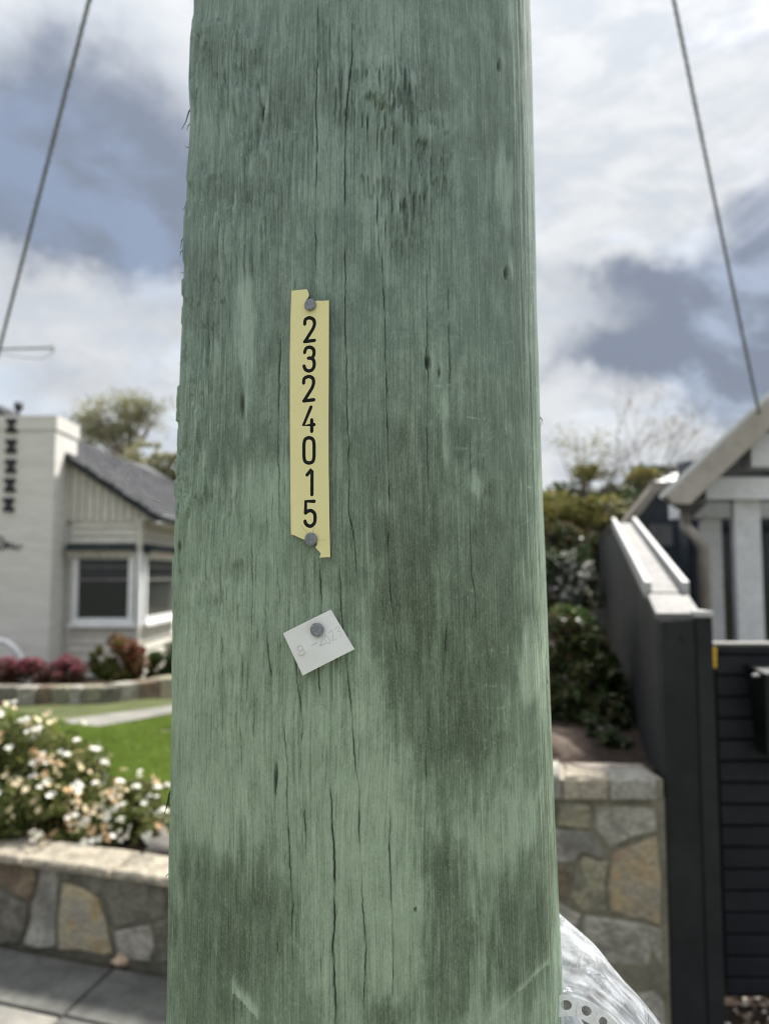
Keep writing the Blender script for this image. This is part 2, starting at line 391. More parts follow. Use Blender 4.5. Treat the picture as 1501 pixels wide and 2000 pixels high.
for ri, (r0, r1) in enumerate(rows):
    for ci in range(-3, 4):
        u0 = ci * .95; u1 = u0 + .95
        slab(u0, u1, r0, r1, M['concrete_pale'] if (ri, ci) in ((1, -1), (1, -2), (2, 0)) else M['concrete'], RNG.uniform(-.003, .003))
mb = MB(); q = [J0 + wd * u + k_j * r for u, r in ((-3, -.02), (4, -.02), (4, 2.0), (-3, 2.0))]
mb.add([(p.x, p.y, -.016) for p in q], [(0, 1, 2, 3)]); mb.build('joint_bed', M['soil'], path)

# ------------------------------------------------------------------ left stone retaining wall
def to_wall(px, py, p0, n): return onplane(px, py, p0, n)
def jag(pts, amp, k=2):
    out = []
    for i in range(len(pts)):
        a, b = Vector(pts[i]), Vector(pts[(i + 1) % len(pts)]); out.append(a)
        L = (b - a).length
        for j in range(1, k):
            out.append(a.lerp(b, j / k) + Vector((RNG.uniform(-1, 1), RNG.uniform(-1, 1), RNG.uniform(-1, 1))) * min(amp, L * .08))
    return out
ZW = zat(1673, A.y)                                                          # top of the wall
wall = thing('stone_retaining_wall', 'low crazy stone retaining wall along the footpath under the white flowering shrub', 'stone wall', (A.x + .8, A.y, 0))
fp = A + wn_ * -.02
def stone_px(poly, mat, p0, parent, th=.05, bev=.008):
    pts = [onplane(x, y, p0, wn_) for x, y in poly]
    mb = MB(); mb.prism(jag([p + wn_ * RNG.uniform(0, .012) - wn_ * .03 for p in pts], .012), wn_ * th, bev); mb.build('stone', mat, parent)
for poly, mt in [
        ([(8, 1679), (80, 1683), (67, 1757), (6, 1717)], 'stone_brown'), ([(-14, 1722), (63, 1764), (48, 1838), (-14, 1834)], 'stone_dark'),
        ([(86, 1683), (119, 1687), (115, 1846), (52, 1840), (72, 1761)], 'stone_pale'), ([(125, 1690), (146, 1693), (146, 1716), (126, 1717)], 'stone_dark'),
        ([(127, 1722), (149, 1725), (200, 1752), (213, 1795), (224, 1856), (212, 1862), (122, 1850)], 'stone_ochre'),
        ([(151, 1694), (218, 1701), (326, 1714), (328, 1786), (230, 1808), (213, 1752), (153, 1720)], 'stone_dark'),
        ([(230, 1818), (297, 1804), (307, 1846), (298, 1874), (233, 1863)], 'stone_grey'),
        ([(311, 1800), (420, 1780), (425, 1890), (306, 1876)], 'stone_dark'), ([(331, 1716), (440, 1722), (420, 1776), (332, 1788)], 'stone_olive'),
        ([(-80, 1672), (2, 1676), (0, 1714), (-22, 1718), (-26, 1770), (-84, 1760)], 'stone_grey'), ([(-84, 1766), (-24, 1776), (-18, 1832), (-88, 1828)], 'stone_olive'),
        ([(-170, 1668), (-86, 1671), (-92, 1828), (-172, 1820)], 'stone_brown'), ([(447, 1722), (520, 1726), (520, 1900), (430, 1890), (427, 1782)], 'stone_grey')]:
    stone_px(poly, M[mt], fp, wall)
u1 = (onplane(524, 1800, fp, wn_) - A).dot(wd)
mb = MB()
q = [A + wd * u + wn_ * r for u, r in ((-.42, -.005), (u1, -.005), (u1, -.22), (-.42, -.22))]
mb.hexa([Vector((p.x, p.y, -.05)) for p in q] + [Vector((p.x, p.y, ZW - .012)) for p in q]); mb.build('mortar_core', M['mortar'], wall)
us = [-.42, .12, .58, 1.0, u1]
for i in range(4):
    q = [A + wd * u + wn_ * r for u, r in ((us[i] + .006, .03), (us[i + 1] - .006, .03), (us[i + 1] - .006, -.2), (us[i] + .006, -.2))]
    q = jag([Vector((p.x, p.y, ZW - .012)) for p in q], .01, 4)
    for p in q: p.z = ZW - .012
    mb = MB(); mb.prism(q, (0, 0, .03), .01); mb.build('capstone', M['stone_cap'], wall)

# ------------------------------------------------------------------ left garden surfaces
ZS = ZW - .03
def strip(name, pts, mat, sub=14, bumpz=.0):
    """quad sheet subdivided, four corner points"""
    p = [np.array(q) for q in pts]; V = []; Fq = []
    for i in range(sub + 1):
        for j in range(sub + 1):
            a, b = i / sub, j / sub
            v = (p[0] * (1 - a) + p[1] * a) * (1 - b) + (p[3] * (1 - a) + p[2] * a) * b
            v = v + np.array([0, 0, bumpz * (vn(v[0] * 4, v[1] * 4) - .5)]); V.append(v)
    for i in range(sub):
        for j in range(sub): k = i * (sub + 1) + j; Fq.append((k, k + sub + 1, k + sub + 2, k + 1))
    o = np_mesh(name, np.array(V), np.array(Fq), mat); return struct(o)
back0 = A + wn_ * -.2
strip('garden_soil', [(-3.4, back0.y + .6, ZS), (-.75, 3.35, ZS), (-.65, 4.6, ZS + .03), (-3.6, 5.0, ZS + .03)], M['soil'], 40, .06)
# lawn : falls gently towards the house
L0, L1 = 4.2, 8.2; ZL0, ZL1 = ZS + .035, zat(1386, 8.2)
def zl(y): return ZL0 + (ZL1 - ZL0) * (y - L0) / (L1 - L0)
strip('lawn', [(-5.2, L0, ZL0), (-.8, L0, ZL0), (-1.2, 9.2, zl(9.2)), (-7.0, 9.2, zl(9.2))], M['lawn'], 20, .02)
n = 52000
gy = L0 + (7.9 - L0) * RNG.random(n) ** 1.2; gx = -1.0 - RNG.random(n) * (gy * .52 - .6)
edge = gx > -9
P = np.stack([gx, gy, ZL0 + (ZL1 - ZL0) * (gy - L0) / (L1 - L0) + .018], 1)
keep = vn(gx * 3, gy * 3, 5) > .1
P = P[keep]
_d = P[:, 1] * cT + (P[:, 2] - CZ) * sT; _x = 750.5 + F * P[:, 0] / _d; _y = 1000 - F * (-P[:, 1] * sT + (P[:, 2] - CZ) * cT) / _d
P = P[_y > np.interp(_x, [0, 100, 190, 345], [1386, 1404, 1420, 1396])]
s_ = leaves('grass', P, .05, M['grass'], aspect=5, up=.0, rnd=np.clip(.55 * fbm(P[:, 0] * 2.2, P[:, 1] * 1.6, 3) + .45 * RNG.random(len(P)), 0, 1))
tag(s_, 'bright green mown lawn grass between the shrub and the garden path', 'grass', kind='stuff')
# garden path in front of the house bed
mb = MB(); a0 = pt(118, 1406, 7.2); a1 = pt(200, 1414, 7.2); zz = lambda x, y: zl(y) + .012
quad = [pt(100, 1400, 7.3), pt(190, 1416, 6.9), pt(345, 1392, 7.9), pt(500, 1372, 8.6), pt(500, 1364, 9.0), pt(340, 1380, 8.45), pt(200, 1396, 7.7)]
mb.add([(p.x, p.y, zl(p.y) + .015) for p in quad], [(0, 1, 2, 6), (2, 5, 6), (2, 3, 4, 5)]); struct(mb.build('garden_path', M['concrete_pale']))
# low stone garden edging in front of the house
edg = thing('garden_edging', 'low weathered stone edging of the flower bed before the white house', 'garden edging', (-4, 8.8, zl(8.8)))
ex = [(-140, 8.6), (0, 8.6), (40, 8.6), (78, 8.62), (108, 8.64), (140, 8.66), (166, 8.68), (205, 8.72), (240, 8.85), (278, 9.05), (318, 9.3), (360, 9.6), (420, 10.0)]
for i in range(len(ex) - 1):
    (x0, y0), (x1, y1) = ex[i], ex[i + 1]
    P0 = Vector((xat(x0, y0), y0, 0)); P1 = Vector((xat(x1, y1), y1, 0)); d_ = (P1 - P0).normalized(); nn = Vector((d_.y, -d_.x, 0)) * .22
    z0 = zl(y0) - .05; z1 = zat(1342 - (0 if x0 < 200 else (x0 - 200) * .13), y0) - RNG.uniform(0, .012)
    mb = MB(); q = [P0 + d_ * .006, P1 - d_ * .006, P1 - d_ * .006 - nn, P0 + d_ * .006 - nn]
    if nn.y > 0: q = q[::-1]
    mb.prism([Vector((p.x, p.y, z0)) for p in q], (0, 0, z1 - z0), .015); mb.build('stone', M[['stone_olive', 'stone_dark', 'stone_grey', 'stone_brown', 'stone_olive', 'stone_grey'][i % 6]], edg)
strip('flower_bed', [(-8, 8.7, zat(1350, 8.7)), (-2.6, 9.6, zat(1345, 9.6)), (-3.4, 11.4, zat(1330, 11.0)), (-9, 11.4, zat(1330, 11.0))], M['soil'], 16, .06)

# ------------------------------------------------------------------ white house on the left
HY = 11.2; CY = 10.7
house = thing('house', 'white painted house with a broad chimney, grey tiled gable roof and corner window', 'house', (xat(200, HY), HY, 0))
# chimney
xc0, xc1 = xat(-260, CY), xat(100, CY); zc = zat(812, CY)
mb = MB(); mb.box(xc0, xc1, CY, CY + .76, -.1, zc - .20)
ch = mb.build('chimney', M['house_white'], house)
mb = MB(); mb.box(xc0 - .03, xc1 + .02, CY - .02, CY + .78, zc - .20, zc); mb.build('chimney_cap', M['house_white'], ch)
for (ax, ay) in ((24, 832), (23, 872), (22, 911), (20.5, 948), (18, 986)):
    hw, hh = 10.5, 13.5
    pts = [(-hw, -hh), (hw, -hh), (hw, -hh * .45), (hw * .42, -2), (hw * .42, 2), (hw, hh * .45), (hw, hh), (-hw, hh), (-hw, hh * .45), (-hw * .42, 2), (-hw * .42, -2), (-hw, -hh * .45)]
    mb = MB(); mb.prism([pt(ax + x, ay + y, CY - .004) for x, y in pts], (0, -.03, 0)); mb.build('wall_anchor', M['black'], ch)
# script lettering on the chimney (only its last letters are in the picture)
sc_ = [(-14, 1068), (-8, 1050), (2, 1048), (6, 1055), (0, 1064), (-4, 1070), (4, 1073), (10, 1066), (11, 1058), (14, 1060), (13, 1072), (17, 1062), (21, 1061), (22, 1071), (26, 1069), (30, 1062), (28, 1070), (33, 1073), (38, 1067), (42, 1065)]
mb = MB(); mb.tube([pt(x, y, CY - .02) for x, y in sc_], .011, 6); mb.build('script_lettering', M['black'], ch)
mb = MB(); b0 = pt(36, 818, CY + .2)
mb.tube([b0, b0 + Vector((0, 0, .10))], .018, 8)
mb.tube([b0 + Vector((0, 0, .10)), b0 + Vector((0, 0, .13)), b0 + Vector((0, 0, .19)), b0 + Vector((0, 0, .215))], [.02, .055, .068, .03], 10)
for k in range(4):
    a = k * math.pi / 2; mb.tube([b0 + Vector((0, 0, .19)), b0 + Vector((.06 * math.cos(a), .06 * math.sin(a), .235))], .012, 5)
mb.build('flue_pot', M['black'], ch)
# body behind
xr = xat(270, HY); xl = -11.5; ze = zat(1015, HY)
mb = MB(); mb.box(xl, xr - .03, HY + .03, HY + 7, -.1, ze + .02); mb.build('wall', M['house_white'], house)
zw0_ = zat(1218, HY)
# weatherboards : front (facing street) and right side (receding)
def board(x0, x1, y, z0, z1):
    mb = MB(); mb.hexa([(x0, y - .035, z0), (x1, y - .035, z0), (x1, y + .03, z0), (x0, y + .03, z0), (x0, y - .012, z1), (x1, y - .012, z1), (x1, y + .03, z1), (x0, y + .03, z1)]); mb.build('weatherboard', M['weatherboard'], house)
def board_side(x, y0, y1, z0, z1):
    mb = MB(); mb.hexa([(x - .03, y0, z0), (x + .035, y0, z0), (x + .035, y1, z0), (x - .03, y1, z0), (x - .03, y0, z1), (x + .012, y0, z1), (x + .012, y1, z1), (x - .03, y1, z1)]); mb.build('weatherboard', M['weatherboard'], house)
xw0, xw1 = xat(140, HY), xat(269, HY)
yb = [1062, 1046, 1031, 1016]
for i in range(3): board(xw0, xw1, HY, zat(yb[i], HY), zat(yb[i + 1], HY) - .004); board_side(xr - .01, HY + .03, HY + 6.5, zat(yb[i], HY), zat(yb[i + 1], HY) - .004)
zs = zat(1226, HY); k = 0; z = zs
while z > .0:
    board(xw0, xw1, HY, z - .115, z - .004); board_side(xr - .01, HY + .03, HY + 6.5, z - .115, z - .004); z -= .115
mb = MB(); mb.box(xw1 + .002, xr + .05, HY - .06, HY + .028, -.1, zw0_ - .05); mb.build('corner_post', M['weatherboard'], house)
mb = MB(); mb.box(xw1 + .002, xr + .055, HY - .065, HY + .09, zw0_ - .048, zat(1078, HY)); mb.build('corner_mullion', M['trim_white'], house)
mb = MB(); mb.box(xw1 + .002, xr + .05, HY - .06, HY + .028, zat(1078, HY) + .002, zat(1014, HY)); mb.build('corner_post', M['weatherboard'], house)
# windows
def window(P0, ux, w, z0, z1, n, bars, parent, zb=.5):
    """frame in the plane through P0 along ux; n = outward normal"""
    fr = MB()
    def bx(a0, a1, b0, b1, d0, d1, mbx):
        p = [P0 + ux * a + n * dd for a, dd in ((a0, d1), (a1, d1), (a1, d0), (a0, d0))]
        pp = [Vector((q.x, q.y, b0)) for q in p] + [Vector((q.x, q.y, b1)) for q in p]; mbx.hexa(pp)
    t_ = .085
    bx(0, w, z0, z0 + t_, 0, .06, fr); bx(0, w, z1 - t_, z1, 0, .055, fr); bx(0, t_, z0 + t_, z1 - t_, 0, .055, fr); bx(w - t_, w, z0 + t_, z1 - t_, 0, .055, fr)
    f = fr.build('window', M['trim_white'], parent)
    for b in bars:
        mbx = MB(); zz_ = z0 + (z1 - z0) * b[0]; bx(t_, w - t_, zz_ - b[1], zz_ + b[1], .005, .04, mbx); mbx.build('glazing_bar', M['cap_dull'], f)
    mbx = MB(); bx(t_, w - t_, z0 + t_, z1 - t_, .008, .014, mbx); mbx.build('pane', M['glass'], f)
    mbx = MB(); bx(t_ + .03, w - t_ - .03, z0 + t_, z0 + (z1 - z0) * zb, -.06, -.05, mbx); mbx.build('blind', M['blind'], f)
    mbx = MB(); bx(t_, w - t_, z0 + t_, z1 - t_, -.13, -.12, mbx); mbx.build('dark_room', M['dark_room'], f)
    mbx = MB(); bx(-.03, w + .03, z0 - .05, z0, 0, .1, mbx); mbx.build('sill', M['trim_white'], f)
zw0, zw1 = zat(1218, HY), zat(1080, HY)
window(Vector((xat(146, HY), HY - .03, 0)), Vector((1, 0, 0)), xat(266, HY) - xat(146, HY), zw0, zw1, Vector((0, -1, 0)), [(.62, .018), (.80, .012), (.9, .008)], house, .6)
window(Vector((xr + .03, HY + .10, 0)), Vector((0, 1, 0)), 1.75, zw0, zw1, Vector((1, 0, 0)), [(.62, .018), (.80, .012), (.9, .008)], house, .6)
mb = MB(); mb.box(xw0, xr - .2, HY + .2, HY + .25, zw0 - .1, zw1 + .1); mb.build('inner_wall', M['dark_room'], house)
# awnings
def awning(P0, ux, w, n):
    zt, zb_ = zat(1062, HY), zat(1076, HY)
    p = [P0, P0 + ux * w, P0 + ux * w + n * .16, P0 + n * .16]
    mb = MB(); mb.add([Vector((p[0].x, p[0].y, zt + .01)), Vector((p[1].x, p[1].y, zt + .01)), Vector((p[2].x, p[2].y, zt - .03)), Vector((p[3].x, p[3].y, zt - .03)),
            Vector((p[0].x, p[0].y, zb_)), Vector((p[1].x, p[1].y, zb_)), Vector((p[2].x, p[2].y, zb_)), Vector((p[3].x, p[3].y, zb_))],
           [(0, 1, 2, 3), (4, 7, 6, 5), (0, 3, 7, 4), (1, 5, 6, 2), (2, 6, 7, 3), (0, 4, 5, 1)])
    a = mb.build('awning', M['awning'], house)
    mb = MB(); ns = max(4, int(w / .13)); sw = w / ns; top = zb_ ; 
    for i in range(ns):
        c0 = P0 + n * .13 + ux * (i * sw); pts = [c0 + Vector((0, 0, top)), c0 + Vector((0, 0, top - .04))]
        for j in range(1, 5):
            aa = math.pi * j / 5; pts.append(c0 + ux * (sw * (1 - math.cos(aa)) / 2) + Vector((0, 0, top - .04 - .045 * math.sin(aa))))
        pts += [c0 + ux * sw + Vector((0, 0, top - .04)), c0 + ux * sw + Vector((0, 0, top))]
        mb.prism(pts, -n * .008)
    mb.build('fringe', M['fringe'], a)
awning(Vector((xat(140, HY), HY - .06, 0)), Vector((1, 0, 0)), xat(265, HY) - xat(140, HY), Vector((0, -1, 0)))
awning(Vector((xr + .05, HY + .02, 0)), Vector((0, 1, 0)), 1.95, Vector((1, 0, 0)))
# gable
P1 = pt(312, 1006, HY - .15); P0_ = pt(128, 884, HY - .15)
sl = (P1 - P0_).normalized(); apex = P0_ - sl * 1.3
gx0 = xat(137, HY)
bw = (xat(303, HY) - gx0) / 11
zg0 = zat(1016, HY)
def barz(x): return P0_.z + (x - P0_.x) * sl.z / sl.x
for i in range(-6, 11):
    a, b = gx0 + i * bw, gx0 + (i + 1) * bw - .012
    z0b = zg0 - .03; za, zb2 = barz(a) - .05, barz(b) - .05
    if zb2 < z0b + .02: zb2 = z0b + .02
    q = [Vector((a, HY, z0b + .02)), Vector(((a + b) / 2, HY, z0b)), Vector((b, HY, z0b + .02)), Vector((b, HY, zb2)), Vector((a, HY, max(za, z0b + .03)))]
    mb = MB(); mb.prism([p + Vector((0, .0, 0)) for p in q], (0, -.045, 0), .006); mb.build('gable_board', M['weatherboard'], house)
mb = MB(); mb.prism([Vector((apex.x, HY + .03, apex.z - .06)), Vector((P1.x, HY + .03, P1.z - .02)), Vector((P1.x, HY + .03, zg0 - .02)), Vector((apex.x, HY + .03, zg0 - .02))], (0, .03, 0)); mb.build('gable_backing', M['trim_dark'], house)
upv = Vector((-sl.z, 0, sl.x)); upv = upv if upv.z > 0 else -upv
mb = MB(); mb.beam(apex - upv * .055, P1 - upv * .055, .05, .10, up=Vector((0, 0, 1))); mb.build('barge_board', M['trim_dark'], house)
# roof slope facing right: plane through the barge line and the Y axis
rn = sl.cross(Vector((0, 1, 0))).normalized(); rn = rn if rn.z > 0 else -rn
Ttop0 = onplane(140, 866, P1, rn); Ttop1 = onplane(345, 925, P1, rn)
mb = MB(); ybk = Ttop1.y + 1.5
def rp(s, y): q = P1 - sl * s; return Vector((q.x, y, q.z))
top_s = lambda y: max(.3, ((P1 - Ttop0).dot(sl)) + (y - Ttop0.y) * (((P1 - Ttop1).dot(sl)) - ((P1 - Ttop0).dot(sl))) / max(.01, (Ttop1.y - Ttop0.y)))
S_ = 2.9
y0r = P1.y - .02
smax = (P1 - apex).length
prof = [rp(-.08, y0r), rp(smax, y0r), rp(min(smax, top_s(Ttop0.y)), Ttop0.y), rp(top_s(Ttop1.y), Ttop1.y), rp(top_s(ybk), ybk), rp(-.08, ybk)]
mb.prism([p - rn * .05 for p in prof], rn * .03); roof = mb.build('roof', M['trim_dark'], house)
# tiles (shared meshes)
def tile_mesh():
    mb = MB(); L, W, T = .24, .265, .018
    for (a, b, h) in ((0, .36, .0), (.36, .64, .016), (.64, 1, .0)):
        q = []
        for (u, v, z) in ((a, 0, .012), (b, 0, .012), (b, 1, 0), (a, 1, 0)): q.append((u, v, z))
        vs = [(v * L, (u - .5) * W, h + (1 - v) * .014) for u, v, z in q] + [(v * L, (u - .5) * W, h + (1 - v) * .014 + T) for u, v, z in q]
        mb.hexa(vs)
    o = mb.build('roof_tile', M['tile']); me = o.data; bpy.data.objects.remove(o); return me
tme = tile_mesh()
# tile local x = up the slope (-sl), local y along Y, z = rn
from mathutils import Matrix
R3 = Matrix(((-sl.x, 0, rn.x), (-sl.y, -1, rn.y), (-sl.z, 0, rn.z)))
eul = R3.to_euler()
def proj(q):
    dz = q.z - CZ; dd_ = q.y * cT + dz * sT; return 750.5 + F * q.x / dd_, 1000 - F * (-q.y * sT + dz * cT) / dd_
spots = []; row = 0; s = -.10
while s < smax + .05:
    y = y0r + (.13 if row % 2 else 0)
    while y < ybk:
        if s < top_s(y) + .06 or y < Ttop0.y:
            q = rp(s, y) - rn * .018; qx_, qy_ = proj(q); spots.append((0 if 125 < qx_ < 352 else 1, q.length, q))
        y += .27
    s += .225; row += 1
spots.sort(key=lambda a_: a_[:2]); rest = []
for i, (_, _, q) in enumerate(spots):
    rot = (eul.x + RNG.normal() * .008, eul.y + RNG.normal() * .008, eul.z + RNG.normal() * .012)
    if i < 298: inst('roof_tile', tme, roof, q, rot)
    else: rest.append(q)
if rest:
    mb = MB()
    for q in rest:
        Mx = R3
        for pi in range(0, len(tme.vertices), 8): mb.hexa([Mx @ v.co + q for v in list(tme.vertices)[pi:pi + 8]])
    o = mb.build('roof_tile_field', M['tile'], roof); o['kind'] = 'stuff'
print('tiles', len(spots))
mb = MB(); mb.tube([P1 + Vector((.06, -.05, -.05)), Vector((P1.x + .06, ybk, P1.z - .05))], .06, 8); mb.build('gutter', M['trim_dark'], house)
mb = MB(); mb.box(xr + .02, P1.x, HY + .05, ybk, P1.z - .12, P1.z - .10); mb.build('eave_lining', M['weatherboard'], house)

# white arch by the chimney foot
mb = MB(); arc = [pt(-70, 1300, 10.0), pt(-60, 1275, 10.0), pt(-35, 1254, 10.0), pt(-5, 1250, 10.0), pt(15, 1255, 10.0), pt(30, 1267, 10.0), pt(42, 1285, 10.0), pt(50, 1305, 10.0), pt(56, 1330, 10.0), pt(58, 1350, 10.0)]
mb.tube(arc, .038, 8); o = mb.build('garden_arch', M['trim_white']); tag(o, 'white curved garden hoop among pink flowers at the foot of the chimney', 'garden arch')
# TV aerial arm beside the house
an = thing('aerial', 'thin horizontal aerial arm with a drooping wire against the sky above the chimney', 'aerial', pt(-80, 683, 10.5))
mb = MB(); mb.tube([pt(-80, 684, 10.5), pt(104, 679, 10.5)], .02, 8); mb.tube([pt(104, 676, 10.5), pt(104, 686, 10.5)], .016, 6); mb.build('arm', M['alu'], an)
mb = MB(); mb.tube([pt(-80, 660, 10.5), pt(-80, 812, 10.5)], .022, 8); mb.build('mast', M['alu'], an)
mb = MB(); mb.tube([pt(x, y, 10.5) for x, y in ((-30, 684), (10, 692), (50, 699), (80, 701), (98, 694), (104, 682))], .005, 5); mb.build('wire', M['cable'], an)

# ------------------------------------------------------------------ plants on the left
def shrub(name, label, cat, base, parts, stems=6, sm='bark', group=None):
    root = thing(name, label, cat, base, group)
    for (nm, pts, size, mat, asp, rnd) in parts: leaves(nm, pts, size, M[mat], root, asp, rnd=rnd)
    if stems:
        mb = MB(); b = Vector(base)
        for i in range(stems):
            q = Vector(parts[0][1][RNG.integers(0, len(parts[0][1]))]); m_ = b.lerp(q, .5) + Vector((RNG.normal() * .03, RNG.normal() * .03, .04))
            s_ = (q - b).length * .02
            mb.tube([b + Vector((RNG.normal() * .03, RNG.normal() * .03, -.05)), m_, q], [s_ * 1.2, s_ * .8, s_ * .3], 6)
        mb.build('stem', M[sm], root)
    return root
# the white flowering azalea behind the wall
ac = [pt(40, 1500, 4.1), pt(130, 1555, 4.0), pt(235, 1590, 3.95), pt(-60, 1480, 4.2), pt(60, 1590, 3.8), pt(170, 1625, 3.82), pt(280, 1618, 3.8)]
rr_ = [(.42, .38, .30), (.33, .33, .22), (.26, .28, .17), (.4, .38, .33), (.4, .25, .17), (.3, .22, .11), (.17, .2, .12)]
pts = np.concatenate([clump_pts(c, r, n, 34, .55, .28, ZS) for c, r, n in zip(ac, rr_, (8000, 5500, 4200, 5000, 3600, 2200, 1500))])
base = (ac[1].x, ac[1].y, ZS)
az = shrub('azalea_shrub', 'rounded azalea shrub with white and cream blossom above the stone wall', 'shrub', base, [('foliage', pts, .042, 'leaf_azalea', 2.3, None)], 14)
def flower_mesh(mat, seed):
    r_ = np.random.default_rng(seed); mb = MB()
    for q in range(3):
        c0_ = Vector((r_.normal() * .75, r_.normal() * .75, r_.normal() * .35)); sc_f = r_.uniform(.7, 1.05)
        for k in range(5):
            a = k * 2 * math.pi / 5 + r_.normal() * .12; d = Vector((math.cos(a), math.sin(a), 0)); sd_ = Vector((-d.y, d.x, 0))
            z1 = .45 + .2 * r_.random()
            mb.add([c0_ + p * sc_f for p in (Vector((0, 0, 0)), d * .5 + sd_ * .36 + Vector((0, 0, z1)), d * 1.05 + sd_ * .14 + Vector((0, 0, z1 * .9)), d * 1.05 - sd_ * .14 + Vector((0, 0, z1 * .9)), d * .5 - sd_ * .36 + Vector((0, 0, z1)))], [(0, 1, 2, 3, 4)], 0, True)
    o = mb.build('flower', mat); me = o.data; bpy.data.objects.remove(o); return me
fms = [flower_mesh(M['pet_white'], 1), flower_mesh(M['pet_white'], 2), flower_mesh(M['pet_cream'], 3), flower_mesh(M['pet_orange'], 4)]
cnt = 0; heads = 0
while cnt < 285:
    i = RNG.choice(7, p=[.27, .2, .17, .1, .12, .07, .07]); c = Vector(ac[i]); r = rr_[i]
    q = Vector(RNG.normal(size=3)).normalized()
    if q.y > .35 or q.z < -.6: continue
    p = c + Vector((q.x * r[0], q.y * r[1], q.z * r[2])) * RNG.uniform(.94, 1.08)
    if p.z < ZS + .05: continue
    nb = RNG.integers(1, 3); kind = RNG.choice(4, p=[.33, .24, .37, .06])
    for _ in range(nb):
        pp = p + Vector(RNG.normal(size=3)) * .022; nr = (q + Vector(RNG.normal(size=3)) * .5 + Vector((0, -.2, .2))).normalized()
        s_ = RNG.uniform(.0115, .0195)
        inst('flower', fms[kind], az, pp, nr.to_track_quat('Z', 'Y').to_euler(), (s_, s_, s_)); cnt += 1

# low leafy groundcover and litter in the mulch
n = 900; lx = RNG.uniform(-2.2, -.8, n); ly = A.y + .25 + RNG.uniform(0, .9, n)
o = leaves('leaf_litter', np.stack([lx, ly, np.full(n, ZS + .035)], 1), .04, M['leaf_bronze'], aspect=2, up=1.2); tag(o, 'brown leaf litter and mulch chips under the azalea', 'leaf litter', kind='stuff')
# rock at the end of the bed
def blob(name, c, r, mat, seed, parent=None, sub=3, amp=.25, fr=1.6):
    bm = bmesh.new(); bmesh.ops.create_icosphere(bm, subdivisions=sub, radius=1); rs = np.random.default_rng(seed); o3 = rs.uniform(0, 50, 3)
    for v in bm.verts:
        k = 1 + amp * (vn(v.co.x * fr + o3[0], v.co.y * fr + v.co.z * fr * .7 + o3[1]) - .5) * 2 + amp * .4 * (vn(v.co.z * fr * 2.5 + o3[2], v.co.x * fr * 2.5) - .5)
        v.co = Vector((v.co.x * r[0], v.co.y * r[1], v.co.z * r[2])) * k
    me = bpy.data.meshes.new(name); bm.to_mesh(me); bm.free(); me.materials.append(mat)
    for p in me.polygons: p.use_smooth = True
    o = bpy.data.objects.new(name, me); COL.objects.link(o)
    off = ROOT.get(parent.name, Vector()) if parent else Vector()
    o.location = Vector(c) - off
    if parent: o.parent = parent
    return o
c = pt(330, 1660, 3.62); o = blob('rock', c, (.10, .10, .075), M['rock'], 3); tag(o, 'grey rock on the mulch at the end of the flowering shrub bed', 'rock')
c = gz(236, 1884, 0); o = blob('pebble', c + Vector((0, 0, .014)), (.036, .026, .02), M['pebble'], 5); tag(o, 'tan pebble on the footpath at the foot of the stone wall', 'pebble')

zb_ = zat(1345, 9.4)
c = pt(232, 1292, 9.6); pts = np.concatenate([clump_pts(c, (.36, .33, .32), 2600, 22, .5, .3), clump_pts(pt(262, 1278, 9.6), (.17, .2, .2), 700, 10), clump_pts(pt(195, 1290, 9.5), (.14, .15, .24), 500, 10)])
rn_ = np.clip((pts[:, 0] - c.x) * 1.0 + (pts[:, 2] - c.z) * .9 + .42 + RNG.normal(size=len(pts)) * .22, 0, 1)
shrub('nandina_shrub', 'rounded shrub of red and yellow green leaves under the corner window', 'shrub', (c.x, c.y, zb_), [('foliage', pts, .075, 'leaf_nandina', 2.2, rn_)], 8)
c = pt(312, 1302, 9.9); pts = np.concatenate([clump_pts(c, (.28, .25, .24), 1500, 14, .5, .32), clump_pts(pt(350, 1285, 10.1), (.3, .3, .36), 1500, 14)])
shrub('green_shrub', 'dark green shrub beside the red leaved shrub, partly behind the pole', 'shrub', (c.x, c.y, zb_), [('foliage', pts, .07, 'leaf_mid', 2.2, None)], 6)
for (px, w_, lab) in ((15, .36, 'pink flowering low shrub at the foot of the white hoop'), (78, .28, 'pink flowering low shrub under the right edge of the chimney'), (135, .22, 'small pink flowering shrub next to the red and green shrub'), (-70, .4, 'pink flowering low shrub at the left end of the chimney foot')):
    c = pt(px, 1310, 9.2); pts = clump_pts(c, (w_, .28, .21), 1500, 18, .5, .34)
    rn_ = np.clip((pts[:, 2] - c.z) * 2.0 + .38 + RNG.normal(size=len(pts)) * .24, 0, 1)
    shrub('pink_azalea', lab, 'shrub', (c.x, c.y, zb_), [('foliage', pts, .06, 'leaf_pink', 2, rn_)], 5, group='pink shrubs along the chimney foot')

